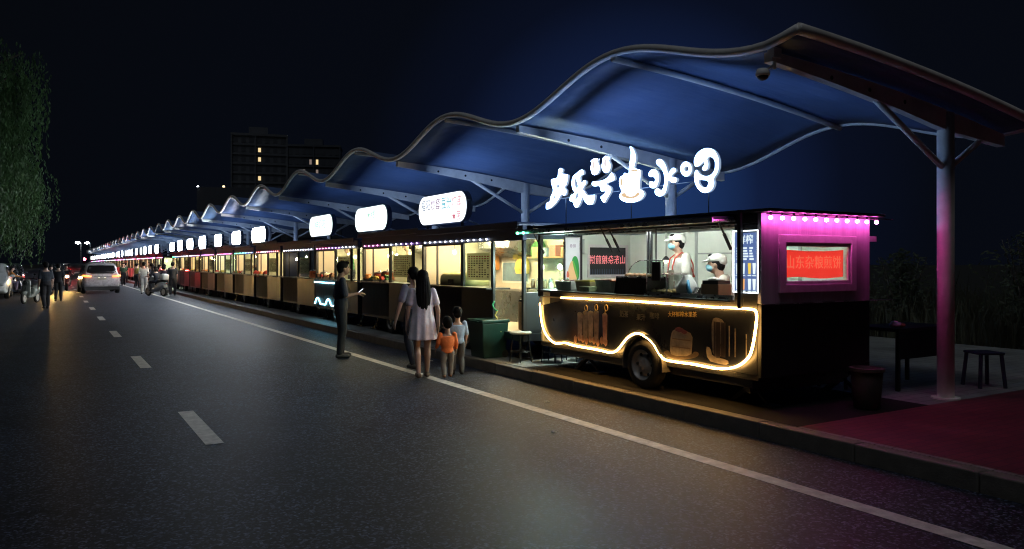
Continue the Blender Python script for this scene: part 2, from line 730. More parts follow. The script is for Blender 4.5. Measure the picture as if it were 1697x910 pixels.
G_letter_fill = glow("letter_canopy_fill", (0.30, 0.52, 1.0), 17.0, (0.4, 0.4, 0.4))  # glow added to the letters' backs to light the canopy blue
G_sign_fill = glow("sign_canopy_fill", (0.42, 0.62, 1.0), 7.5, (0.4, 0.4, 0.4))  # glow added to the stall signs' backs, fills the canopy underside
G_side = glow("sign_side_light", (0.55, 0.72, 1.0), 0.5, (0.6, 0.6, 0.6))
G_peach = glow("peach_sign_light", (0.95, 0.66, 0.36), 0.85)
G_pale = {k: glow("sign_print_" + k, c, 1.0) for k, c in dict(grey=(0.30, 0.34, 0.42), mauve=(0.36, 0.26, 0.36), cyan=(0.12, 0.42, 0.50), red=(0.6, 0.14, 0.2), green=(0.25, 0.60, 0.42), pink=(0.8, 0.42, 0.46)).items()}
G_neon = glow("warm_neon", (1.0, 0.52, 0.13), 34.0)
M_neonoff = mat("unlit_neon_hose", (0.5, 0.42, 0.3), 0.4)
G_cyan = glow("cyan_neon", (0.25, 0.75, 1.0), 14.0)
G_pink = glow("pink_bulb_light", (1.0, 0.11, 0.60), 88.0)
G_tubew = glow("white_tube_light", (0.93, 1.0, 0.92), 95.0)
G_tubey = glow("warm_tube_light", (1.0, 0.76, 0.42), 150.0)
G_tubed = glow("dim_tube_light", (0.75, 0.9, 1.0), 4.0)
G_led = {k: glow("led_" + k, c, 9.0) for k, c in dict(pink=(1.0, 0.25, 0.7), violet=(0.6, 0.35, 1.0), white=(0.8, 0.85, 1.0), cyan=(0.2, 0.8, 1.0), blue=(0.2, 0.35, 1.0), green=(0.12, 1.0, 0.45), red=(1.0, 0.2, 0.25)).items()}
CLUT = [mat("clutter_" + k, c, .55) for k, c in dict(red=(.5, .06, .05), orange=(.65, .26, .06), green=(.10, .30, .10), white=(.6, .6, .56), blue=(.08, .16, .42), brown=(.25, .13, .07), yellow=(.6, .48, .10)).items()]
G_bulb = glow("warm_hanging_bulb", (1.0, .80, .45), 60.0)
G_lamp = glow("bright_lamp", (0.82, 1.0, 0.88), 3200.0)

# ------------------------------------------------------------------ ground
def sheet_plane(name, x0, x1, y0, y1, z, m, nx=1, ny=1):
    b = MB(m)
    b.quad((x0, y0, z), (x1, y0, z), (x1, y1, z), (x0, y1, z))
    return b.build(name)

tag(sheet_plane("ground", -900, 900, -300, 1500, -0.02, M_soil), kind="structure")
tag(sheet_plane("road", -4.2, 5.72, -40, 900, 0.0, M_asph), kind="structure")
b = MB(M_paint)
y = -12.0
while y < 180:
    n = 6
    for i in range(n):
        ya, yb = y + i * (32 / n), y + (i + 1) * (32 / n)
        b.quad((4.62, ya, .004), (4.77, ya, .004), (4.77, yb, .004), (4.62, yb, .004))
    y += 32
tag(b.build("road_edge_line"), kind="structure")
b = MB(M_paint)
k = -2
while 8.3 + 5.95 * k < 130:
    c = 8.3 + 5.95 * k
    b.quad((1.20, c - .9, .004), (1.36, c - .9, .004), (1.36, c + .9, .004), (1.20, c + .9, .004))
    k += 1
tag(b.build("road_centre_dashes"), kind="structure")
b = MB(M_pave)
b.box(5.86, 14.5, -12, 175, -0.1, 0.15)
tag(b.build("pavement"), kind="structure")
tag(sheet_plane("shaded_pavement", 5.858, 7.95, 4.67, 9.42, 0.154, mat("trailer_shade", (.012, .0115, .0115), .85, var=.4, scale=3, bump=.3, spec=.2)), kind="structure")  # dark sheet under and beside the trailer, its shade put into the colour
tag(sheet_plane("red_pavement", 5.90, 14.4, -11.9, 4.67, 0.154, M_red), kind="structure")
b = MB(M_kerb)
y = -12.0
while y < 175:
    b.box(5.72, 5.855, y + .004, y + .996, -.1, .152 + rnd.uniform(-.004, .004))
    y += 1.0
tag(b.build("kerb", bevel=0.012), kind="structure")

# ------------------------------------------------------------------ canopy over the stalls
PITCH = 4.42
Y0C = 4.83
NB = 36
XF, XB, XC = 5.60, 9.75, 8.54

def swell(y):
    s = .5 - .5 * math.cos(2 * math.pi * (y - Y0C) / PITCH)
    return s

def lift(y):
    return .10 * (Y0C - y) if y < Y0C else 0

def roof_z(x, y):
    u = (x - XF) / (XB - XF)
    base = 3.63 + (3.20 - 3.63) * u + .06 * 4 * u * (1 - u)
    return base + .45 * swell(y) + lift(y) * (1 - .6 * u)

canopy = thing("tensile_canopy", "long wavy white membrane canopy on steel columns sheltering the row of food stalls", "canopy", (XC, Y0C, 0.15))
co_ = canopy.location
YN = 4.46
YE = Y0C + PITCH * NB
ys = []
y = YN
while y < YE:
    ys.append(y)
    y += .17 if y < 40 else (.32 if y < 80 else .5)
ys.append(YE)
xs = [XF + (XB - XF) * i / 12 for i in range(13)]
b = MB(M_memb)
b.smooth = True
grid = [[b.bm.verts.new((x, y, roof_z(x, y))) for x in xs] for y in ys]
fs = []
for r0, r1 in zip(grid[:-1], grid[1:]):
    for i in range(12):
        fs.append(b.bm.faces.new((r0[i], r0[i + 1], r1[i + 1], r1[i])))
b._tag(fs)
mo = b.build("membrane", canopy, co_)
sm = mo.modifiers.new("thick", 'SOLIDIFY')
sm.thickness = 0.006
for nm, x in (("front_edge_pipe", XF), ("back_edge_pipe", XB)):
    b = MB(M_steelw)
    b.smooth = True
    b.tube([(x, y, roof_z(x, y) + .012) for y in ys], .044, 10)
    b.build(nm, canopy, co_)
b = MB(M_steelc)
b.smooth = True
b.tube([(XF + (XB + .1 - XF) * i / 16, YN, roof_z(XF + (XB - XF) * i / 16, YN) + .012) for i in range(17)], .052, 10)
b.build("gable_pipe", canopy, co_)
for k in range(NB + 1):
    y = Y0C + PITCH * k
    mt = M_steelc if k == 0 else M_steelw
    seg = 20 if k < 5 else 10
    zt = roof_z(XC, y) - .05
    b = MB(mt)
    b.smooth = True
    b.tube([(XC, y, .15), (XC, y, zt)], .088, seg)
    b.smooth = False
    b.tube([(XC, y, .15), (XC, y, .165)], .15, seg)
    b.build("column", canopy, co_)
    # rafter: deep tapering box with round holes, from the road edge over the column to the back edge
    b = MB(mt)
    rings = []
    for i in range(13):
        x = XF + .05 + (XB - XF - .1) * i / 12
        z = roof_z(x, y) - .03
        dpt = .09 + .14 * (1 - abs((x - XC) / (XF - XC)) if x < XC else 1 - (x - XC) / (XB - XC) * .7)
        hw = .045
        rings.append([(x, y - hw, z), (x, y + hw, z), (x, y + hw, z - dpt), (x, y - hw, z - dpt)])
    b.ring_loft(rings)
    ra = b.build("rafter", canopy, co_)
    if k < 8:
        b = MB(M_blkpl)
        for x in (6.5, 7.1, 7.7):
            z = roof_z(x, y) - .12
            b.lathe([(.022, -.049), (.022, .049)], (x, y, z), 'Y', 12)
        b.build("rafter_holes", ra, co_)
    yr = y + PITCH / 2
    if k < NB:
        b = MB(M_steelw)
        b.smooth = True
        b.tube([(XF + (XB - XF) * i / 10, yr, roof_z(XF + (XB - XF) * i / 10, yr) - .05) for i in range(11)], .038, 8)
        b.build("ridge_pipe", canopy, co_)
    for xa, za in ((7.22, None), (9.30, None)):
        b = MB(mt)
        b.smooth = True
        zz = roof_z(xa, y) - .16
        b.tube([(XC + (-.06 if xa < XC else .06), y, 2.72), (xa, y, zz)], .034, 8)
        b.build("brace", canopy, co_)

# dome camera hung from the near rafter end
cc = thing("security_camera", "small white security camera on a bracket under the canopy corner", "camera", (5.70, 4.80, 3.42))
b = MB(M_steelw)
b.tube([(0, 0, .20), (0, 0, .02)], .018, 8)
b.box(-.05, .05, -.04, .04, .12, .22)
b.tube([(0, 0, .06), (-.09, .03, 0)], .012, 8)
b.build("bracket", cc)
b = MB(M_steelw)
b.smooth = True
b.lathe([(.0, .05), (.05, .045), (.065, .0), (.062, -.02)], (-.11, .04, -.03))
b.build("housing", cc)
b = MB(M_blkpl)
b.smooth = True
b.ell((-.11, .04, -.05), (.052, .052, .045), 2)
b.build("lens_dome", cc)

# ------------------------------------------------------------------ shared builders
def wheel(parent, c, r, w, axis='X', seg=28, spokes=6, name="wheel", off=None, tyre_m=None):
    """wheel > tyre, rim; axis is the axle direction, the outer side faces the negative axis."""
    b = MB(tyre_m or M_rub)
    b.smooth = True
    b.lathe([(r * .62, -w * .45), (r * .80, -w * .5), (r * .95, -w * .42), (r, -w * .25), (r, w * .25), (r * .95, w * .42), (r * .8, w * .5), (r * .62, w * .45)], c, axis, seg, caps=False)
    wh = b.build(name, parent, off)
    b = MB(M_rim)
    b.smooth = True
    b.lathe([(r * .64, -w * .47), (r * .60, -w * .36), (r * .55, -w * .18), (r * .34, -w * .12), (r * .30, -w * .3), (.001, -w * .32)], c, axis, seg, caps=False)
    b.use(M_blkpl)
    for k in range(spokes):
        a = 2 * math.pi * k / spokes
        u, v = r * .45 * math.cos(a), r * .45 * math.sin(a)
        p = {'X': (-w * .165, u, v), 'Y': (v, -w * .165, u)}[axis]
        b.ell((c[0] + p[0], c[1] + p[1], c[2] + p[2]), (r * .075,) * 3, 1)
    b.use(M_rim)
    b.smooth = False
    for k in range(5):
        a = 2 * math.pi * (k + .5) / 5
        u, v = r * .2 * math.cos(a), r * .2 * math.sin(a)
        p = {'X': (-w * .33, u, v), 'Y': (v, -w * .33, u)}[axis]
        b.ell((c[0] + p[0], c[1] + p[1], c[2] + p[2]), (r * .035,) * 3, 1)
    b.build("rim", wh, off)
    return wh

def jack(parent, p, m=None):
    x, y, h = p
    b = MB(m or M_black)
    b.tube([(x, y - .16, h), (x, y + .12, .03)], .022, 6)
    b.tube([(x, y + .16, h), (x, y - .12, .03)], .022, 6)
    b.box(x - .06, x + .06, y - .17, y + .17, 0, .03)
    b.build("support_jack", parent)

def menu_rows(b, y0, y1, z0, z1, x, rows, cols, m1, m2, seed):
    """Rows of small print blocks on a menu facing the road."""
    q = random.Random(seed)
    dz = (z1 - z0) / rows
    dy = (y1 - y0) / cols
    for i in range(rows):
        for j in range(cols):
            if q.random() < .16:
                continue
            zc = z1 - (i + .5) * dz
            b.use(m2 if i < 2 or j == cols - 1 else m1)
            yc = y0 + (j + .5) * dy
            b.box(x - .002, x, yc - dy * q.uniform(.22, .36), yc + dy * q.uniform(.22, .36), zc - dz * .26, zc + dz * .26)

def sign_case(parent, yc, zc, w, h, face, depth=.11, x=-.045):
    """Rounded lit sign on the stall's roof edge: dark case, lit face to the road, back glow added to light the canopy."""
    pl = rounded(w, h, h * .48)
    b = MB(M_case, G_sign_fill)
    me = outline_mesh([pl], depth)
    b.add_mesh(me, Matrix.Translation((x, yc, zc)) @ FACE_ROAD.to_4x4())
    bmesh.ops.recalc_face_normals(b.bm, faces=b.bm.faces[:])
    for f in b.bm.faces:
        if f.normal.x > .7:
            f.material_index = 1
    case = b.build("sign_case", parent, fix=False)
    pl2 = rounded(w - .03, h - .03, (h - .03) * .48)
    b = MB(face)
    b.add_mesh(outline_mesh([pl2], .006), Matrix.Translation((x - depth / 2 - .006, yc, zc)) @ FACE_ROAD.to_4x4())
    b.build("sign_face", case)
    for yy in (yc - w * .36, yc + w * .36):
        b = MB(M_black)
        b.box(x - .02, x + .02, yy - .02, yy + .02, 2.12, zc - h / 2)
        b.tube([(x, yy, zc - .2), (x + .5, yy, 2.13)], .015, 6)
        b.build("sign_bracket", case)
    return case

def sign_text(case, body, yc, zc, size, m, x=-.112, sx=1.0):
    b = MB(m)
    b.add_mesh(text_mesh(body, size, .003, 1.0, size * .012), Matrix.Translation((x, yc, zc)) @ FACE_ROAD.to_4x4() @ Matrix.Diagonal((sx, 1, 1, 1)))
    b.build("sign_text", case)

def led_row(parent, y0, y1, z, x, cols, n, r=.017):
    """String of small lights under the eaves with its cord."""
    b = MB(M_blkpl)
    b.tube([(x, y0 + (y1 - y0) * i / 12, z + .012 + .008 * math.sin(i * 2.2)) for i in range(13)], .006, 5)
    for i in range(n):
        b.use(cols[i * len(cols) // n])
        b.ell((x, y0 + (y1 - y0) * (i + .5) / n, z - .008), (r, r * 1.5, r), 1)
    return b.build("light_string", parent)

# ------------------------------------------------------------------ the row of food trailers
TX = 6.20
TD = 1.68      # depth
def stall(y0, L, label, idx, tube=None, sign=True, face=None, leds=("pink",), door=.55, panel=None, sign_h=.56, neon=False, dim=False, group="food trailers along the kerb", sign_y=None, sign_w=2.0):
    """Food trailer. Local axes: x into the pavement, y along the row, z up from the paving."""
    near = idx < 9
    q = random.Random(100 + idx)
    t = thing("food_trailer", label, "food trailer", (TX + (q.uniform(-.03, .07) if idx > 2 else 0), y0, .15), 0, group)
    ZC, ZO, ZR = 1.10, 1.86, 2.14 + (q.uniform(-.06, .12) if idx else 0)
    ydoor0, ydoor1 = .06, door
    ym0, ym1 = door + .07, door + .07 + (1.12 if door < .7 else 1.0)
    ys0, ys1 = ym1 + .09, L - .07
    # shell: chassis, floor, back and end walls, fascia, roof, front posts
    b = MB(M_panel)
    b.box(.0, TD, 0, L, .30, .42)
    b.box(TD - .05, TD, .052, L - .052, .42, 2.02)
    b.box(.0, TD, L - .05, L, .42, 2.02)
    b.box(.05, TD, .0, .05, .42, 1.06)              # near end wall below the window
    b.box(.05, TD, .0, .05, 1.88, 2.02)
    b.box(.78, .86, .0, .05, 1.06, 1.88)
    b.box(TD - .07, TD, .0, .05, 1.06, 1.88)
    for a, c in ((0, .06), (ydoor1, ym0), (ym1, ys0), (ys1, L - .052)):
        b.box(.0, .055, a, c, .42, ZO)
    b.build("body", t, bevel=.008 if near else 0)
    b = MB(M_dark)
    b.box(-.01, .06, 0, L, ZO + .002, ZR - .051)
    b.build("fascia", t)
    b = MB(M_dark)
    b.box(-.10, TD + .05, -.01, L + .01, ZR - .05, ZR)
    b.box(-.12, -.10, -.01, L + .01, ZR - .10, ZR + .01)
    b.build("roof", t, bevel=.01 if near else 0)
    b = MB(M_cream if not dim else M_dark)
    b.box(TD - .062, TD - .052, .056, L - .056, .43, 1.99)
    b.box(.07, TD - .07, L - .062, L - .052, .43, 1.99)
    b.box(.07, TD - .07, .06, L - .07, 1.995, 2.005)
    b.box(.07, TD - .07, .06, L - .07, .422, .43)
    b.build("interior_lining", t)
    # lower front: brown boards under the serving window, dark sheet under the menu
    b = MB(panel or M_boards)
    b.box(-.006, .03, ys0 - .03, L - .01, .36, ZC - .03)
    b.build("board_panel", t)
    b = MB(M_panel)
    b.box(-.004, .03, door + .02, ys0 - .034, .36, ZC - .03)
    if door < .7:
        b.box(-.003, .03, .01, door + .016, .36, ZC - .03)
    b.build("metal_panel", t)
    b = MB(M_black)
    b.box(-.12, .35, ym0 - .05, L - .01, ZC - .028, ZC)
    b.build("counter", t, bevel=.006 if near else 0)
    # menu window with its printed film
    b = MB(M_pane)
    b.box(.018, .024, ym0, ym1, ZC + .001, ZO)
    mw = b.build("menu_window", t)
    b = MB(M_menu)
    b.box(.030, .034, ym0 + .06, ym1 - .10, ZC + .12, ZO - .18)
    if near:
        menu_rows(b, ym0 + .10, ym1 - .14, ZC + .16, ZO - .22, .029, 10, 8, M_ink, M_inkr, idx)
    else:
        menu_rows(b, ym0 + .10, ym1 - .14, ZC + .16, ZO - .22, .029, 5, 4, M_ink, M_inkr, idx)
    b.build("menu", mw)
    b = MB(M_black)
    b.box(.010, .04, ys0 + (ys1 - ys0) * .62, ys0 + (ys1 - ys0) * .62 + .03, ZC, ZO)
    b.box(.012, .038, ys0 + .001, ys1 - .001, ZO - .03, ZO)
    b.build("service_window_frame", t)
    if door < .7:
        b = MB(M_pane)
        b.box(.018, .024, ydoor0, ydoor1, ZC, ZO)
        b.build("side_pane", t)
    b = MB(M_pane)
    b.box(.06, .78, .022, .028, 1.06, 1.88)
    b.box(.86, TD - .07, .022, .028, 1.06, 1.88)
    b.build("end_window", t)
    # inside: tube, hood with shelf, back window, steel bench
    tm = tube or G_tubey
    b = MB(tm)
    b.tube([(.75, .35, 1.955), (.75, L - .35, 1.955)], .022, 8)
    b.build("light_tube", t)
    b = MB(M_steel)
    b.prism([(TD - .07, 1.985), (TD - .62, 1.985), (TD - .62, 1.80), (TD - .07, 1.62)], 'Y', ys0 + .1, L - .35)
    b.build("exhaust_hood", t)
    b = MB(mat("plywood_shelf", (0.42, 0.24, 0.11), .6))
    b.box(TD - .40, TD - .066, ym0 - .3, ym1 - .1, 1.60, 1.625)
    for i in range(4):
        w = q.uniform(.10, .22)
        yy = ym0 - .2 + i * .28
        b.use(mat("carton" + "abc"[i % 3], [(0.5, 0.32, 0.16), (0.6, 0.2, 0.15), (0.3, 0.36, 0.4)][i % 3], .7))
        b.box(TD - .34, TD - .1, yy, yy + w, 1.626, 1.626 + q.uniform(.1, .24))
    b.build("storage_shelf", t)
    b = MB(M_white, glass("blue_back_pane", (0.55, 0.75, 0.85)))
    yb = (ys0 + ys1) / 2
    b.box(TD - .075, TD - .063, yb - .5, yb + .5, 1.12, 1.56)
    b.use(mat("blue_grey_pane", (0.16, 0.27, 0.33), .12, var=.4, scale=4))
    b.box(TD - .082, TD - .074, yb - .46, yb + .46, 1.16, 1.52)
    b.build("back_window", t)
    # hanging bulbs, utensils and coloured bags: each stall has its own clutter
    for j in range(q.randint(1, 3)):
        b = MB(G_bulb)
        b.smooth = True
        yy = ys0 + (ys1 - ys0) * q.uniform(.1, .9)
        xx = q.uniform(.30, .8)
        zz = q.uniform(1.60, 1.78)
        b.ell((xx, yy, zz), (.035, .035, .045), 1)
        b.use(M_black)
        b.tube([(xx, yy, zz + .05), (xx, yy, 1.99)], .004, 4)
        b.build("hanging_bulb", t)
    for j in range(q.randint(3, 6)):
        yy = ym0 + (ys1 - ym0) * q.uniform(.02, .98)
        b = MB(CLUT[q.randrange(len(CLUT))])
        w = q.uniform(.07, .22)
        z0_ = q.uniform(1.25, 1.6)
        b.ring_loft([[(TD - .11 - dd * s_, yy + ww, z0_ + hh) for dd, ww in ((0, -w * s_), (.09, -w * s_), (.09, w * s_), (0, w * s_))] for hh, s_ in ((0, .9), (.1, 1.05), (.24, .9), (.32, .5))])
        b.build("wall_bag", t)
    b = MB(M_steel)
    b.box(TD - .60, TD - .066, .9 if door > .7 else .5, L - .12, .432, 1.00)
    b.build("steel_bench", t, bevel=.006 if near else 0)
    # running gear
    for xx in (.10, TD - .12):
        wheel(t, (xx, L * .52, .26), .26, .15, 'X', 20 if near else 12, 6)
    b = MB(M_black)
    b.box(.05, .20, L * .52 - .36, L * .52 + .36, .50, .53)
    b.build("mudguard", t)
    jack(t, (.22, .35, .30))
    jack(t, (.22, L - .35, .30))
    if sign:
        yc = sign_y if sign_y is not None else 2.60
        case = sign_case(t, yc, 2.50, sign_w, sign_h, face or G_sign)
        if idx == 0:
            for body, du, m in (("福阳", .66, 'grey'), ("炒套", .24, 'mauve'), ("豆份", -.22, 'cyan'), ("烤串", -.64, 'pink')):
                sign_text(case, body, yc + du, 2.58, .23, G_pale[m], sx=.88)
            sign_text(case, "★民", yc - .62, 2.33, .18, G_pale['red'])
            sign_text(case, "〜〜〜〜", yc + .3, 2.33, .08, G_pale['pink'])
        elif idx == 1:
            sign_text(case, "小米线", yc + .1, 2.57, .22, G_pale['green'], sx=1.3)
            sign_text(case, "砂锅土豆粉", yc, 2.36, .14, G_pale['pink'], sx=1.2)
        elif idx == 2:
            sign_text(case, "鲜奶吧", yc, 2.52, .26, G_pale['green'], sx=1.2)
    lc = [G_led[k] for k in leds]
    led_row(t, .1 if idx else 1.0, L - .1, ZO + .05, -.03, lc, 12 if near else 7, .016 if near else .022)
    if neon:
        b = MB(G_cyan)
        b.smooth = True
        b.tube([(-.03, ys0 - .2, ZC - .10), (-.03, L - .02, ZC - .10)], .014, 6)
        pts = []
        for i in range(49):
            yy = L - .02 - (L - .02 - ys0 + .25) * i / 48
            d = min(abs(yy - (L - .30)), abs(yy - (L - 1.22)))
            zz = .42 + (.16 * math.cos(d / .24 * math.pi / 2) ** 1 if d < .24 else 0)
            pts.append((-.03, yy, zz))
        b.tube(pts, .014, 6)
        b.build("neon_trim", t)
    return t

PANELS = [M_boards, planks("terracotta_boards", (0.045, 0.020, 0.014), (0.10, 0.042, 0.028), 55, 'Y'), planks("tan_boards", (0.035, 0.019, 0.015), (0.08, 0.040, 0.030), 55, 'Y'), planks("dark_teal_boards", (0.02, 0.035, 0.035), (0.045, 0.065, 0.06), 55, 'Y')]
ORD = ["", "first", "second", "third", "fourth", "fifth", "sixth", "seventh", "eighth", "ninth", "tenth", "eleventh", "twelfth", "thirteenth", "fourteenth", "fifteenth"]
FACES = [G_sign, glow("sign_light_mint", (0.86, 1.0, 0.94), 2.2, (.8, .8, .8)), glow("sign_light_cyan", (0.80, 0.97, 1.0), 40.0, (.8, .8, .8)), glow("sign_light_lilac", (0.95, 0.92, 1.0), 40.0, (.8, .8, .8))]
LEDS = [("white",), ("violet", "white", "pink"), ("white", "violet", "pink"), ("white",), ("red", "pink", "white", "red"), ("blue", "cyan", "green"), ("pink",), ("pink", "violet"), ("pink", "violet", "white")]
TUBES = [G_tubey, G_tubey, G_tubey, G_tubed, G_tubey, G_tubey, glow("tube_light_greenish", (.95, 1, .66), 150), G_tubey, glow("tube_light_amber", (1.0, .72, .34), 150)]
LAB = [
    "dark food trailer with an open near door, right next to the cup sign stall",
    "dark food trailer behind the standing man's right, violet lights under its eaves and brown boards",
    "food trailer trimmed with wavy cyan neon below its counter, behind the standing man",
    "unlit dim food trailer without a roof sign, beyond the cyan neon trailer",
    "food trailer with red and pink eaves lights, just beyond the dim unlit trailer",
    "food trailer with blue and green eaves lights beyond the red lit one",
]
NST = 40
PS = 3.70
for i in range(NST):
    y0 = 9.98 + PS * i
    if i == 11:
        continue                       # the gap in the row
    if i < len(LAB):
        lab, grp = LAB[i], "food trailers along the kerb"
    elif i < 12:
        lab, grp = "lit food trailer with white rounded sign, %s along from the red eaves one" % ORD[i - 4], "food trailers along the kerb"
    elif i < 20:
        lab, grp = "small far food trailer under a bright sign, %s past the gap in the row" % ORD[i - 11], "food trailers along the kerb"
    else:
        lab, grp = "tiny distant food trailer under a white sign near the far end of the row", "distant food trailers at the row's end"
    stall(y0, 3.76 if i == 0 else 3.40, lab, i, TUBES[i] if i < 9 else TUBES[(i * 5) % 9] if (i * 5) % 9 != 3 else G_tubey,
          sign=(i != 3), face=glow('sign_light_near', (.90, .95, 1.0), 2.0) if i == 0 else FACES[[0, 1, 1, 0, 0, 3, 2, 0, 0][i] if i < 9 else (i * 7) % 4], leds=LEDS[i] if i < 9 else LEDS[(i * 5) % 9],
          door=.95 if i == 0 else .5, neon=(i == 2), dim=(i == 3), group=grp,
          sign_y=2.67 if i == 0 else None, sign_w=2.0 if i < 3 else rnd.uniform(1.55, 2.05), sign_h=.56 if i < 4 else rnd.uniform(.50, .62), panel=PANELS[[0, 0, 2, 0, 3, 0, 1, 0, 2][i] if i < 9 else rnd.randrange(4)])

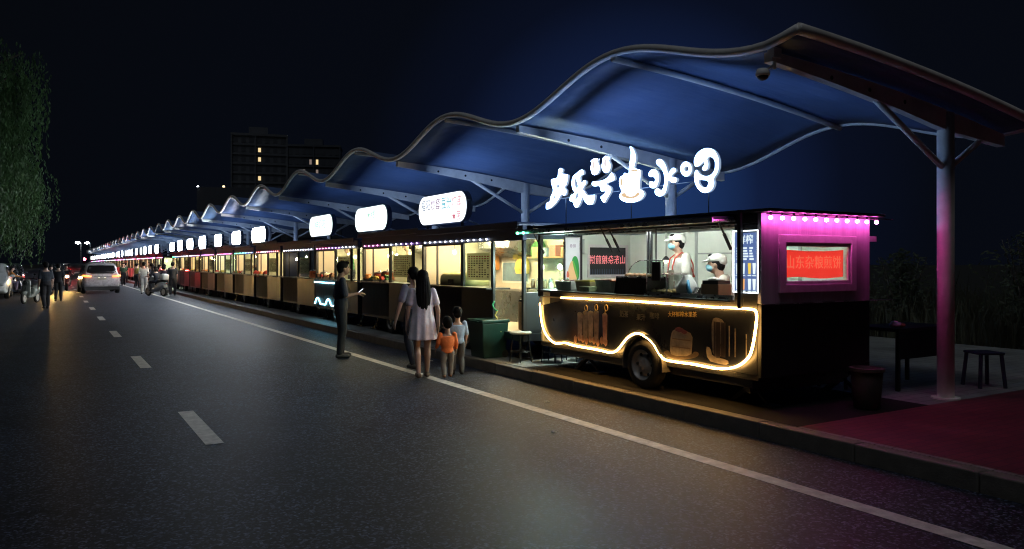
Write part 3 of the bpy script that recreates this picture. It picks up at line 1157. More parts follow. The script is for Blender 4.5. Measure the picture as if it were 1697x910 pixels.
# ------------------------------------------------------------------ the drinks trailer with the cup sign
# outlines in metres on the front of the trailer: (distance along the row, height)
SIGN = {
 'huan': [[(8.753,2.981),(8.699,2.973),(8.662,2.942),(8.699,2.892),(8.598,2.885),(8.551,2.869),(8.542,2.838),(8.564,2.763),(8.591,2.711),(8.645,2.699),(8.564,2.655),(8.618,2.559),(8.712,2.605),(8.76,2.547),(8.871,2.468),(8.998,2.417),(9.091,2.41),(9.106,2.451),(9.091,2.526),(8.991,2.531),(8.998,2.58),(8.927,2.654),(8.92,2.693),(8.955,2.751),(8.977,2.832),(8.948,2.849),(8.808,2.846),(8.795,2.909),(8.781,2.963)],[(8.906,2.79),(8.878,2.789),(8.882,2.77),(8.902,2.773)],[(8.818,2.741),(8.76,2.734),(8.777,2.704),(8.804,2.705)],[(8.906,2.559),(8.868,2.606),(8.854,2.585),(8.91,2.548)]],
 'le': [[(8.439,2.839),(8.336,2.878),(8.247,2.91),(8.203,2.898),(8.184,2.862),(8.19,2.817),(8.278,2.818),(8.247,2.711),(8.178,2.776),(8.11,2.714),(8.222,2.638),(8.178,2.616),(8.141,2.572),(8.097,2.547),(8.012,2.544),(7.937,2.556),(7.946,2.488),(7.988,2.41),(8.073,2.408),(8.147,2.435),(8.203,2.499),(8.228,2.538),(8.247,2.472),(8.31,2.401),(8.368,2.388),(8.413,2.415),(8.446,2.486),(8.531,2.488),(8.505,2.585),(8.394,2.603),(8.439,2.63),(8.465,2.678),(8.478,2.74),(8.463,2.799)],[(8.398,2.786),(8.372,2.783),(8.32,2.68),(8.355,2.668),(8.383,2.693)],[(8.349,2.6),(8.314,2.574),(8.333,2.531),(8.387,2.516),(8.361,2.555)]],
 'xing': [[(8.024,2.71),(7.988,2.729),(7.868,2.717),(7.751,2.725),(7.671,2.756),(7.608,2.812),(7.558,2.777),(7.53,2.718),(7.541,2.687),(7.603,2.675),(7.717,2.66),(7.659,2.645),(7.608,2.612),(7.603,2.562),(7.642,2.515),(7.694,2.469),(7.74,2.415),(7.774,2.416),(7.815,2.457),(7.85,2.506),(7.798,2.527),(7.717,2.568),(7.815,2.561),(7.839,2.595),(7.85,2.647),(7.928,2.639),(7.988,2.648),(8.024,2.673)]],
 'pine1': [[(8.059,2.991),(8.013,2.99),(8.02,3.008),(8.006,3.015),(7.992,3.001),(7.963,3.027),(7.949,3.0),(7.921,3.022),(7.907,2.999),(7.886,3.016),(7.879,2.987),(7.886,2.958),(7.851,2.916),(7.844,2.873),(7.865,2.824),(7.907,2.794),(7.956,2.786),(8.006,2.808),(8.039,2.859),(8.045,2.911),(8.027,2.953),(8.02,2.974)]],
 'pine2': [[(7.796,2.969),(7.789,3.007),(7.762,3.02),(7.755,3.011),(7.721,3.036),(7.714,3.019),(7.678,3.024),(7.674,3.006),(7.62,3.001),(7.634,2.971),(7.654,2.949),(7.624,2.916),(7.616,2.874),(7.634,2.825),(7.667,2.795),(7.721,2.788),(7.775,2.811),(7.81,2.861),(7.817,2.912),(7.8,2.944)]],
 'cup': [[(7.26,3.079),(7.236,3.087),(7.195,3.059),(7.161,3.015),(7.13,2.95),(7.13,2.897),(7.154,2.847),(7.168,2.805),(7.101,2.793),(7.054,2.777),(7.045,2.757),(7.048,2.687),(7.061,2.619),(7.067,2.55),(7.008,2.528),(6.976,2.49),(6.982,2.452),(7.034,2.408),(7.127,2.384),(7.236,2.38),(7.346,2.396),(7.43,2.432),(7.466,2.475),(7.459,2.506),(7.409,2.543),(7.445,2.582),(7.466,2.656),(7.459,2.709),(7.423,2.738),(7.381,2.742),(7.367,2.768),(7.339,2.774),(7.304,2.757),(7.274,2.754),(7.277,2.808),(7.263,2.877),(7.242,2.955),(7.236,3.016),(7.258,3.05)]],
 'cupband': [[(7.409,2.507),(7.318,2.526),(7.291,2.475),(7.141,2.464),(7.101,2.509),(7.048,2.505),(7.048,2.479),(7.101,2.443),(7.208,2.434),(7.318,2.45),(7.388,2.478)]],
 'cuprim': [[(7.236,2.777),(7.208,2.787),(7.101,2.778),(7.067,2.766),(7.101,2.75),(7.195,2.757)]],
 'cupear': [[(7.409,2.705),(7.381,2.702),(7.367,2.647),(7.381,2.594),(7.405,2.614),(7.419,2.661)]],
 'shui1': [[(6.917,2.718),(6.892,2.75),(6.828,2.767),(6.765,2.745),(6.728,2.69),(6.721,2.63),(6.74,2.573),(6.778,2.525),(6.841,2.521),(6.898,2.544),(6.911,2.588),(6.898,2.621),(6.86,2.628),(6.828,2.611),(6.805,2.609),(6.8,2.638),(6.828,2.659),(6.892,2.659),(6.915,2.683)]],
 'shui2': [[(6.784,2.857),(6.728,2.874),(6.666,2.852),(6.605,2.778),(6.578,2.7),(6.569,2.683),(6.557,2.706),(6.509,2.743),(6.462,2.739),(6.438,2.71),(6.45,2.679),(6.509,2.656),(6.511,2.637),(6.467,2.635),(6.426,2.619),(6.42,2.586),(6.45,2.555),(6.503,2.554),(6.545,2.576),(6.571,2.6),(6.578,2.559),(6.599,2.477),(6.641,2.43),(6.715,2.415),(6.778,2.436),(6.813,2.477),(6.803,2.519),(6.753,2.536),(6.709,2.515),(6.693,2.489),(6.66,2.532),(6.641,2.598),(6.648,2.665),(6.678,2.727),(6.728,2.766),(6.784,2.806)]],
 'kou': [[(6.193,2.689),(6.196,2.666),(6.206,2.645),(6.221,2.627),(6.24,2.615),(6.263,2.608),(6.287,2.607),(6.312,2.612),(6.335,2.624),(6.355,2.641),(6.371,2.661),(6.38,2.685),(6.384,2.709),(6.38,2.733),(6.371,2.754),(6.355,2.771),(6.335,2.784),(6.312,2.79),(6.287,2.791),(6.263,2.785),(6.24,2.773),(6.221,2.756),(6.206,2.736),(6.196,2.713)],[(6.253,2.697),(6.257,2.686),(6.268,2.679),(6.282,2.678),(6.297,2.682),(6.307,2.691),(6.311,2.703),(6.307,2.713),(6.297,2.72),(6.282,2.722),(6.268,2.717),(6.257,2.708)]],
 'ba': [[(6.152,2.704),(6.177,2.754),(6.162,2.818),(6.112,2.869),(6.032,2.899),(5.954,2.9),(5.878,2.875),(5.821,2.819),(5.788,2.738),(5.793,2.655),(5.821,2.595),(5.873,2.551),(5.854,2.514),(5.868,2.459),(5.916,2.413),(5.993,2.399),(6.062,2.418),(6.122,2.466),(6.162,2.535),(6.172,2.608),(6.157,2.665),(6.127,2.683),(6.102,2.67),(6.087,2.636),(6.032,2.609),(5.974,2.596),(5.916,2.604),(5.873,2.635),(5.859,2.683),(5.863,2.74),(5.897,2.775),(5.94,2.788),(5.966,2.773),(5.945,2.735),(5.945,2.685),(5.969,2.652),(6.008,2.639),(6.042,2.653),(6.052,2.683),(6.032,2.706),(6.008,2.724),(6.018,2.745),(6.042,2.728),(6.082,2.707),(6.117,2.698)],[(6.102,2.562),(6.032,2.544),(5.954,2.534),(5.969,2.474),(6.022,2.479),(6.072,2.508)]],
}
NEON = [(9.297,1.079),(9.276,0.885),(9.215,0.714),(9.093,0.597),(8.922,0.53),(8.805,0.537),(8.658,0.565),(8.498,0.542),(8.282,0.538),(8.014,0.537),(7.842,0.532),(7.676,0.521),(7.581,0.541),(7.501,0.586),(7.435,0.651),(7.331,0.743),(7.241,0.788),(7.153,0.812),(7.067,0.802),(6.97,0.773),(6.874,0.725),(6.816,0.667),(6.758,0.602),(6.689,0.546),(6.576,0.538),(6.411,0.538),(6.22,0.544),(6.037,0.538),(5.918,0.535),(5.802,0.537),(5.689,0.556),(5.579,0.588),(5.489,0.64),(5.418,0.703),(5.383,0.774),(5.357,0.872),(5.331,1.01),(5.318,1.119),(5.328,1.173),(5.357,1.188),(5.436,1.192),(5.671,1.19),(5.86,1.185),(6.057,1.185),(6.241,1.19),(6.455,1.192),(6.769,1.194),(7.006,1.193),(7.254,1.194),(7.621,1.19),(8.014,1.185),(8.373,1.183),(8.755,1.178)]
NEON_OFF = [(8.755,1.178),(9.163,1.178),(9.276,1.168),(9.304,1.118),(9.297,1.079)]
ART_CUPS = [[(8.39,0.974),(8.36,0.994),(7.9,1.028),(7.886,0.967),(7.9,0.644),(8.329,0.607),(8.36,0.704)],[(7.858,1.004),(7.774,1.034),(7.787,0.732),(7.801,0.644),(7.872,0.647)]]
ART_CAKE = [[(6.576,0.844),(6.532,0.902),(6.401,0.922),(6.368,0.906),(6.231,0.872),(6.241,0.722),(6.252,0.624),(6.565,0.596),(6.598,0.673)]]
ART_PLATE = [[(6.723,0.622),(6.621,0.663),(6.587,0.612),(6.252,0.631),(6.21,0.687),(6.128,0.673),(6.169,0.617),(6.401,0.57),(6.621,0.57)]]
ART_GLASS = [[(5.944,1.054),(5.869,1.08),(5.774,1.05),(5.745,0.953),(5.793,0.657),(5.928,0.65),(5.947,0.865)]]
ART_BOWL = [[(6.037,0.755),(5.967,0.747),(5.938,0.649),(5.717,0.644),(5.708,0.588),(5.85,0.586),(6.007,0.605)]]

MX, MY = 6.10, 7.35
main = thing("drinks_trailer", "black drinks trailer edged with warm neon, glowing white characters and cup on its roof", "food trailer", (MX, MY, .15))
mo_ = main.location
XR = 7.86                      # back of the trailer
YA, YB = 5.30, 9.42            # its two ends
ZF, ZC_, ZT = .52, 1.27, 2.06  # floor, counter, top of the opening
G_main = G_tubew

# shell
b = MB(M_black)
b.box(MX + .02, XR, YA + .05, YB - .05, ZF - .06, ZF)
b.box(MX + .10, XR - .1, YA + .2, YB - .2, ZF - .16, ZF - .06)
b.box(XR - .05, XR, YA + .05, YB - .05, ZF, 2.10)
b.box(MX + .01, MX + .06, 5.66, YB - .30, ZF, ZC_ - .03)             # front below counter, behind the printed panel
b.box(MX, MX + .06, YA + .05, 5.655, ZF, 2.06)                        # corner post panel with the lit menu
b.box(MX, MX + .06, YB - .06, YB, ZC_ - .1, 2.06)
b.box(MX - .01, MX + .06, YA + .05, YB, ZT + .002, 2.16)
b.build("body", main, mo_, bevel=.006)
b = MB(M_black)
b.box(MX - .06, XR + .06, YA - .16, YB + .05, 2.165, 2.20)
b.build("roof", main, mo_, bevel=.01)
b = MB(M_steel)
b.box(MX - .34, MX - .02, 5.62, YB + .04, 2.085, 2.105)
b.box(MX - .355, MX - .34, 5.62, YB + .04, 2.075, 2.12)
b.build("awning_flap", main, mo_)
b = MB(M_dark)
b.box(MX - .335, MX - .03, 5.63, YB + .03, 2.106, 2.135)
b.build("awning_top", main, mo_)
for yy in (5.72, 7.55, 7.70, 9.28):
    b = MB(M_black)
    b.tube([(MX - .16, yy, 2.085), (MX + .02, yy, 1.80)], .011, 6)
    b.tube([(MX - .08, yy, 1.96), (MX + .02, yy, 1.80)], .018, 6)
    b.build("gas_strut", main, mo_)
# end wall facing the corner (-Y): ribbed cladding round a window
wx0, wx1, wz0, wz1 = 6.37, 7.57, 1.37, 1.93
b = MB(M_ribs)
for a in ((MX + .001, wx0, 1.245, 2.16), (wx1, XR, 1.245, 2.16), (wx0, wx1, 1.245, wz0), (wx0, wx1, wz1, 2.16)):
    b.box(a[0], a[1], YA, YA + .045, a[2], a[3])
b.build("upper_cladding", main, mo_)
b = MB(M_ribd)
b.box(MX + .001, XR, YA, YA + .045, .50, 1.235)
b.build("lower_cladding", main, mo_)
b = MB(M_steel)
b.box(MX, XR + .45, YA - .03, YA + .02, 1.236, 1.244)
b.build("drip_rail", main, mo_)
b = MB(mat("white_window_frame", (.80, .78, .78), .4))
f = .065
for a in ((wx0 - .02, wx0 + f, wz0 - .02, wz1 + .02), (wx1 - f, wx1 + .02, wz0 - .02, wz1 + .02), (wx0 + f, wx1 - f, wz0 - .02, wz0 + f), (wx0 + f, wx1 - f, wz1 - f, wz1 + .02)):
    b.box(a[0], a[1], YA - .03, YA + .02, a[2], a[3])
f2 = f + .035
for a in ((wx0 + f, wx0 + f2, wz0 + f, wz1 - f), (wx1 - f2, wx1 - f, wz0 + f, wz1 - f), (wx0 + f2, wx1 - f2, wz0 + f, wz0 + f2), (wx0 + f2, wx1 - f2, wz1 - f2, wz1 - f)):
    b.box(a[0], a[1], YA - .012, YA + .02, a[2], a[3])
fr = b.build("end_window_frame", main, mo_, bevel=.005)
b = MB(M_pane)
b.box(wx0 + f2, wx1 - f2, YA + .004, YA + .008, wz0 + f2, wz1 - f2)
b.build("pane", fr, mo_)
# red banner behind the window, sagging between its upper corners, with pale characters
M_ban = glow("red_banner_glow", (1.0, 0.045, 0.03), 1.05, (0.55, 0.03, 0.03))  # cloth glows by itself in place of interior light coming through
M_bant = glow("banner_characters", (1.0, 0.16, 0.09), 1.0, (0.6, 0.15, 0.1))
b = MB(M_ban)
n = 24
top = lambda u: 1.80 - .018 * 4 * u * (1 - u)
bx0, bx1 = 6.445, 7.455
vt = []
for i in range(n + 1):
    u = i / n
    x = bx0 + (bx1 - bx0) * u
    yy = YA + .040 + .006 * math.sin(u * 19)
    vt.append((b.bm.verts.new((x, yy, top(u))), b.bm.verts.new((x, yy + .004, 1.50 + .01 * math.sin(u * 7)))))
for a, c in zip(vt[:-1], vt[1:]):
    b._tag([b.bm.faces.new((a[1], c[1], c[0], a[0]))])
ban = b.build("banner", main, mo_)
b = MB(M_bant)
b.add_mesh(text_mesh("山东杂粮煎饼", .150, .002, 1.02), Matrix.Translation((6.95, YA + .028, 1.655)) @ FACE_END.to_4x4())
b.build("banner_lettering", ban, mo_)
# far end wall: glass at the front, lit poster, then a window with a lettered sign seen from behind
b = MB(M_white)
ex0, ex1, ez0, ez1 = 6.99, 7.72, 1.47, 1.91
for a in ((6.86, ex0, ZF, 2.10), (ex1, XR - .052, ZF, 2.10), (ex0, ex1, ZF, ez0), (ex0, ex1, ez1, 2.10)):
    b.box(a[0], a[1], YB - .05, YB - .001, a[2], a[3])
b.box(MX + .065, 6.858, YB - .05, YB - .001, ZF, 1.28)
b.box(XR - .062, XR - .052, YA + .06, YB - .055, ZF, 2.10)
b.box(MX + .065, XR - .065, YA + .06, YB - .055, 2.105, 2.115)
b.box(MX + .065, XR - .065, YA + .06, YB - .055, ZF + .001, ZF + .006)
b.box(MX + .07, wx0 - .03, YA + .05, YA + .056, ZF, 2.1)
b.box(wx1 + .03, XR - .07, YA + .05, YA + .056, ZF, 2.1)
b.box(wx0 - .03, wx1 + .03, YA + .05, YA + .056, ZF, wz0 - .02)
b.box(MX + .062, MX + .068, YA + .06, 5.65, ZF, 2.1)
b.build("interior_lining", main, mo_)
b = MB(mat("grey_panel_joint", (.42, .46, .44), .5))
for yy in (6.15, 6.95, 7.9):
    b.box(XR - .072, XR - .063, yy, yy + .05, ZF + .05, 2.1)
b.box(XR - .073, XR - .063, 6.05, 7.9, 1.78, 1.80)
b.build("wall_battens", main, mo_)
b = MB(mat("white_window_frame", (.62, .60, .60), .4))
for a in ((ex0 - .03, ex0 + .012, ez0 - .03, ez1 + .03), (ex1 - .012, ex1 + .03, ez0 - .03, ez1 + .03), (ex0 + .012, ex1 - .012, ez0 - .03, ez0 + .012), (ex0 + .012, ex1 - .012, ez1 - .012, ez1 + .03)):
    b.box(a[0], a[1], YB - .062, YB - .045, a[2], a[3])
fr = b.build("far_window_frame", main, mo_)
b = MB(mat("black_sign_cloth", (.012, .013, .018), .35))
b.box(ex0, ex1, YB - .038, YB - .03, ez0, ez1)
sg = b.build("led_sign_board", main, mo_)
b = MB(glow("red_sign_characters", (1.0, .09, .13), .85))
b.add_mesh(text_mesh("山东杂粮煎饼", .118, .002, 1.0), Matrix.Translation((7.36, YB - .040, 1.70)) @ FACE_END.to_4x4() @ Matrix.Diagonal((-1, 1.25, 1, 1)))
b.use(M_dark)
for i in range(15):
    b.box(ex0 + .03 + i * .045, ex0 + .042 + i * .045, YB - .044, YB - .040, ez0 + .01, ez0 + .10)
b.build("sign_lettering", sg, mo_)
b = MB(M_black)
b.box(6.81, 6.855, YB - .07, YB, 1.27, 2.08)
b.build("inner_post", main, mo_)
b = MB(M_white)
b.box(6.86, 6.93, YB - .12, YB - .052, 1.80, 2.02)
b.build("junction_box", main, mo_)
# lit poster with a sandwich picture
b = MB(M_steel, glow("poster_light", (.80, .90, .95), .45))
b.box(6.52, 6.80, YB - .09, YB - .05, 1.30, 2.05)
b.use(glow("poster_light", (.80, .90, .95), .45))
b.box(6.535, 6.785, YB - .094, YB - .088, 1.315, 2.035)
po = b.build("lit_poster", main, mo_)
b = MB()
def leaf_poly(m, pts, y):
    b.use(m)
    b.add_mesh(outline_mesh([chaikin(pts, 2)], .002), Matrix.Translation((0, y, 0)) @ FACE_END.to_4x4())
pg, pg2, pc, pr = glow("poster_green", (.05, .42, .10), .45, (.02, .16, .04)), glow("poster_lime", (.22, .60, .10), .45, (.08, .22, .04)), glow("poster_cream", (.95, .66, .34), .5, (.45, .28, .12)), glow("poster_red", (.85, .22, .12), .5, (.35, .08, .05))
leaf_poly(pg, [(6.63, 1.70), (6.70, 1.78), (6.76, 1.72), (6.78, 1.55), (6.77, 1.40), (6.70, 1.42)], YB - .096)
leaf_poly(pg, [(6.54, 1.44), (6.60, 1.42), (6.64, 1.34), (6.60, 1.32), (6.54, 1.32)], YB - .096)
leaf_poly(pc, [(6.56, 1.52), (6.62, 1.68), (6.66, 1.70), (6.72, 1.50), (6.74, 1.36), (6.66, 1.33), (6.60, 1.40)], YB - .098)
leaf_poly(pr, [(6.545, 1.52), (6.57, 1.55), (6.60, 1.47), (6.57, 1.44), (6.545, 1.45)], YB - .100)
leaf_poly(pg2, [(6.645, 1.68), (6.67, 1.71), (6.745, 1.50), (6.745, 1.42), (6.72, 1.45)], YB - .101)
b.use(glow("poster_ink", (.45, .30, .48), .4, (.1, .08, .12)))
b.add_mesh(text_mesh("卷饼", .058, .002), Matrix.Translation((6.66, YB - .097, 1.91)) @ FACE_END.to_4x4())
b.build("poster_print", po, mo_)
b = MB(M_pane)
b.box(MX + .06, 6.51, YB - .03, YB - .024, 1.285, 2.06)
b.build("end_pane", main, mo_)
# counter and its front edge
b = MB(M_black)
b.box(MX - .05, MX + .52, 5.66, YB - .055, ZC_ - .025, ZC_)
b.build("counter", main, mo_, bevel=.005)
b = MB(M_steel)
b.box(MX - .02, MX - .005, 5.70, 7.05, ZC_ + .001, ZC_ + .025)
b.box(MX + .03, MX + .045, 5.70, 7.05, ZC_ + .001, ZC_ + .045)
b.build("window_track", main, mo_)
for yy in (7.52, 7.58):
    b = MB(M_black)
    b.box(MX + .50, MX + .53, yy, yy + .022, ZC_ + .001, 2.10)
    b.build("inner_upright", main, mo_)
b = MB(M_black)
b.box(MX - .075, MX - .035, 5.50, 5.55, 1.19, 2.20)
b.build("front_post", main, mo_, bevel=.004)
# printed lower panel: outline of the neon, wheel arch cut in
pan = [(p[0], p[1]) for p in NEON]
oy = sum(p[0] for p in pan) / len(pan)
oz = sum(p[1] for p in pan) / len(pan)
big = []
for k_, p in enumerate(pan):
    a, c = pan[k_ - 1], pan[(k_ + 1) % len(pan)]
    d = Vector((c[0] - a[0], c[1] - a[1])).normalized()
    nrm = Vector((d.y, -d.x))
    big.append((-(p[0] - nrm.x * -.035), p[1] + nrm.y * .035))
b = MB(M_gloss)
b.add_mesh(outline_mesh([big], .02), Matrix.Translation((MX - .012, 0, 0)) @ FACE_ROAD.to_4x4())
pn = b.build("printed_panel", main, mo_)
def art(name, polys, m, lift_, sm_=1):
    bb = MB(m)
    for p in polys:
        bb.add_mesh(outline_mesh([chaikin([(-y, z) for y, z in p], sm_)], .002), Matrix.Translation((MX - .024 - lift_, 0, 0)) @ FACE_ROAD.to_4x4())
    return bb
tea = mat("print_milk_tea", (.24, .185, .155), .35, var=.45, scale=14)
straw = mat("print_strawberry", (.30, .15, .10), .35, var=.45, scale=22)
cakem = mat("print_cake", (.40, .33, .25), .35, var=.4, scale=12)
platem = mat("print_plate", (.10, .07, .045), .35, var=.3)
glassm = mat("print_glass", (.26, .22, .18), .3, var=.6, scale=16)
bb = MB(tea)
for i, (y, w, h, c) in enumerate(((8.34, .060, .36, (.36, .27, .23)), (8.22, .058, .38, (.28, .22, .19)), (8.10, .060, .39, (.40, .31, .25)), (7.98, .058, .40, (.30, .21, .18)), (7.80, .050, .38, (.42, .22, .20)))):
    bb.use(mat("print_cup_%d" % i, c, .35, var=.55, scale=11))
    bb.add_mesh(outline_mesh([[(-y - w * .72, .62), (-y + w * .72, .62), (-y + w, .62 + h), (-y - w, .62 + h)]], .002), Matrix.Translation((MX - .025 - .0005 * i, 0, 0)) @ FACE_ROAD.to_4x4())
    bb.use(mat("print_cup_foam", (.36, .31, .26), .35, var=.4, scale=20))
    bb.ell((MX - .0268, y, .62 + h), (.003, w * .95, .022), 1)
bb.use(straw)
for i in range(9):
    y = 8.44 - i * .082
    z = .61 + .03 * ((i * 5) % 3) / 2 + .02
    bb.ell((MX - .0262, y, z), (.004, .042, .055), 1)
bb.use(mat("print_gold", (.50, .36, .14), .35))
for y, z in ((8.20, 1.06), (7.98, 1.08), (7.77, 1.085)):
    bb.tube([(MX - .027, y + .032 * math.cos(a * .7854), z + .04 * math.sin(a * .7854)) for a in range(8)], .005, 5, closed=True)
    bb.tube([(MX - .027, y + .02, z - .03), (MX - .027, y + .03, z - .09)], .005, 5)
bb.build("cup_print", pn, mo_)
bb = art("print", ART_PLATE, platem, .001, 2)
bb.use(cakem)
for p in ART_CAKE:
    bb.add_mesh(outline_mesh([chaikin([(-y, z) for y, z in p], 1)], .002), Matrix.Translation((MX - .028, 0, 0)) @ FACE_ROAD.to_4x4())
bb.use(mat("print_cake_shade", (.24, .16, .10), .35))
for z in (.70, .79):
    bb.box(MX - .0315, MX - .0295, 6.26, 6.55, z, z + .012)
bb.use(mat("print_berry", (.17, .05, .07), .3))
bb.ell((MX - .029, 6.44, .905), (.004, .075, .032), 1)
bb.ell((MX - .029, 6.36, .885), (.004, .05, .026), 1)
bb.build("cake_print", pn, mo_)
bb = art("print", ART_BOWL, cakem, .001, 1)
bb.use(glassm)
for p in ART_GLASS:
    bb.add_mesh(outline_mesh([chaikin([(-y, z) for y, z in p], 1)], .002), Matrix.Translation((MX - .027, 0, 0)) @ FACE_ROAD.to_4x4())
bb.use(mat("print_dark_stripe", (.05, .035, .03), .3))
for y, w in ((5.90, .012), (5.85, .03), (5.80, .008), (5.77, .02)):
    bb.box(MX - .0305, MX - .0285, y - w, y + w, .66, 1.03)
bb.use(glassm)
for y in (5.70, 5.62, 5.47):
    bb.box(MX - .0265, MX - .0245, y - .006, y + .006, .68, 1.0 - (5.7 - y) * .3)
bb.build("glass_print", pn, mo_)
for body, y, z in (("奶茶", 7.42, 1.02), ("果汁", 7.10, 1.0), ("咖啡", 6.86, 1.03)):
    bb = MB(mat("print_dim_text", (.12, .115, .10), .4))
    bb.add_mesh(text_mesh(body, .085, .002), Matrix.Translation((MX - .0245, y, z)) @ FACE_ROAD.to_4x4())
    bb.build("panel_lettering", pn, mo_)
bb = MB(mat("print_gold", (.50, .36, .14), .35))
bb.add_mesh(text_mesh("大杯鲜榨水果茶", .066, .002), Matrix.Translation((MX - .0245, 6.40, 1.075)) @ FACE_ROAD.to_4x4() @ Matrix.Rotation(R(3), 4, 'Z'))
bb.build("panel_lettering", pn, mo_)
# neon hose round the panel
def smooth_path(p, n=2):
    for _ in range(n):
        q = [p[0]]
        for a, c in zip(p[:-1], p[1:]):
            q.append((a[0] * .75 + c[0] * .25, a[1] * .75 + c[1] * .25))
            q.append((a[0] * .25 + c[0] * .75, a[1] * .25 + c[1] * .75))
        q.append(p[-1])
        p = q
    return p
b = MB(G_neon)
b.smooth = True
b.tube([(MX - .042, y, z) for y, z in smooth_path(NEON, 1)], .0125, 6)
ne = b.build("neon_trim", main, mo_)
b = MB(M_neonoff)
b.tube([(MX - .040, y, z) for y, z in NEON_OFF[0:1] + NEON_OFF[1:]], .010, 6)
b.build("unlit_section", ne, mo_)
# wheel, arch, mudguard, support legs, drawbar
for xx in (MX + .03, XR - .12):
    wheel(main, (xx, 7.06, .15 + .29), .29, .17, 'X', 40, 6, off=mo_)
b = MB(mat("grey_mudguard", (.13, .12, .11), .45))
arc = [(7.06 + .345 * math.cos(R(a)), .44 + .345 * math.sin(R(a))) for a in range(-12, 193, 8)]
rings = [[(MX - .05, y, z), (MX + .14, y, z), (MX + .14, 7.06 + (y - 7.06) * 1.05, .44 + (z - .44) * 1.05), (MX - .05, 7.06 + (y - 7.06) * 1.05, .44 + (z - .44) * 1.05)] for y, z in arc]
b.ring_loft(rings)
b.build("mudguard", main, mo_)
for px_, py_ in ((MX + .30, 8.62), (XR - .25, 8.62), (MX + .35, 5.75), (XR - .05, 5.62)):
    b = MB(M_black)
    b.box(px_ - .03, px_ + .03, py_ - .40, py_ + .42, .30, .35, rot=Matrix.Rotation(R(-38), 3, 'X'))
    b.box(px_ + .04, px_ + .07, py_ - .30, py_ + .30, .30, .33, rot=Matrix.Rotation(R(38), 3, 'X'))
    b.box(px_ - .08, px_ + .08, py_ - .36, py_ - .20, .15, .175)
    b.build("support_leg", main, mo_)
b = MB(M_black)
b.box(MX + .12, XR - .12, YA + .25, YA + .31, .30, .46)
b.box(MX + .12, XR - .12, YB - .31, YB - .25, .34, .46)
b.box(MX + .5, MX + .58, YA + .2, YB - .2, .40, .46)
b.box(XR - .58, XR - .5, YA + .2, YB - .2, .40, .46)
b.build("chassis", main, mo_)
# lights: tubes inside, lit drinks menu, bulbs
b = MB(G_main)
b.tube([(MX + .32, 5.75, 2.085), (MX + .32, 9.0, 2.085)], .014, 8)
b.build("light_tube", main, mo_)
b = MB(M_steel)
b.box(MX + .262, MX + .268, 5.70, 9.05, 2.048, 2.104)  # lip added to hide the tube and keep its light off the road
b.build("tube_shade", main, mo_)
b = MB(M_steel)
my0, my1, mz0, mz1 = 5.31, 5.64, 1.35, 1.99
b.box(MX - .03, MX - .001, my0, my1, mz0, mz1)
lm = b.build("drinks_menu_box", main, mo_)
b = MB(glow("menu_edge_light", (.82, .92, 1.0), 4.5))
e_ = .010
for a in ((my0, my0 + e_, mz0, mz1), (my1 - e_, my1, mz0, mz1), (my0 + e_, my1 - e_, mz0, mz0 + e_), (my0 + e_, my1 - e_, mz1 - e_, mz1)):
    b.box(MX - .036, MX - .0305, a[0], a[1], a[2], a[3])
b.build("lit_edge", lm, mo_)
b = MB(glow("menu_blue_field", (.12, .20, .48), .75))
b.box(MX - .0335, MX - .0305, my0 + .025, my1 - .025, mz0 + .025, mz1 - .025)
mb_w = glow("menu_white_print", (.80, .93, .95), 1.1)
mb_y = glow("menu_yellow_print", (1.0, .70, .10), .95)
mb_o = glow("menu_orange_print", (1.0, .48, .16), .9)
b.use(mb_w)
b.add_mesh(text_mesh("鲜榨", .10, .002), Matrix.Translation((MX - .035, 5.47, 1.89)) @ FACE_ROAD.to_4x4())
q_ = random.Random(3)
for i in range(5):
    z = 1.81 - i * .028
    for j in range(3):
        y = 5.59 - j * .085
        b.box(MX - .0365, MX - .0345, y - .07 * q_.uniform(.4, 1), y, z - .009, z + .006)
for i, (y, z, m) in enumerate(((5.58, 1.60, mb_w), (5.50, 1.60, mb_w), (5.42, 1.60, mb_y), (5.36, 1.60, mb_w), (5.58, 1.44, mb_w), (5.50, 1.44, mb_o), (5.42, 1.44, mb_w), (5.36, 1.44, mb_w))):
    b.use(m)
    b.add_mesh(outline_mesh([[(-.020, .055), (.020, .055), (.013, -.055), (-.013, -.055)]], .002), Matrix.Translation((MX - .035, y, z)) @ FACE_ROAD.to_4x4())
    b.use(mb_w)
    b.box(MX - .0365, MX - .0345, y - .022, y + .022, z - .075, z - .066)
b.build("menu_print", lm, mo_)
b = MB(M_blkpl)
b.tube([(MX - .02 + i * .19, YA - .085, 2.145 + .006 * math.sin(i * 2.0)) for i in range(12)], .007, 5)
ls = b.build("bulb_string", main, mo_)
for i in range(11):
    x = MX + .04 + i * .172
    b = MB(G_pink)
    b.smooth = True
    b.ell((x, YA - .085, 2.110), (.023, .023, .023), 1)
    b.use(M_blkpl)
    b.tube([(x, YA - .085, 2.130), (x, YA - .085, 2.164)], .012, 6)
    b.build("pink_bulb", ls, mo_)
b = MB(M_blkpl)
b.tube([(MX - .37, 9.0 + i * .1, 2.10) for i in range(6)], .006, 5)
gs = b.build("green_light_string", main, mo_)
for y in (9.20, 9.36):
    b = MB(G_led['green'])
    b.ell((MX - .385, y, 2.085), (.022, .03, .022), 1)
    b.build("green_bulb", gs, mo_)
b = MB(mat("lamp_housing", (.4, .4, .4), .4))
b.box(XR + .03, XR + .16, YA + .02, YA + .16, 1.90, 1.96)
b.box(XR, XR + .05, YA + .07, YA + .11, 1.91, 1.93)
b.build("unlit_flood_lamp", main, mo_)

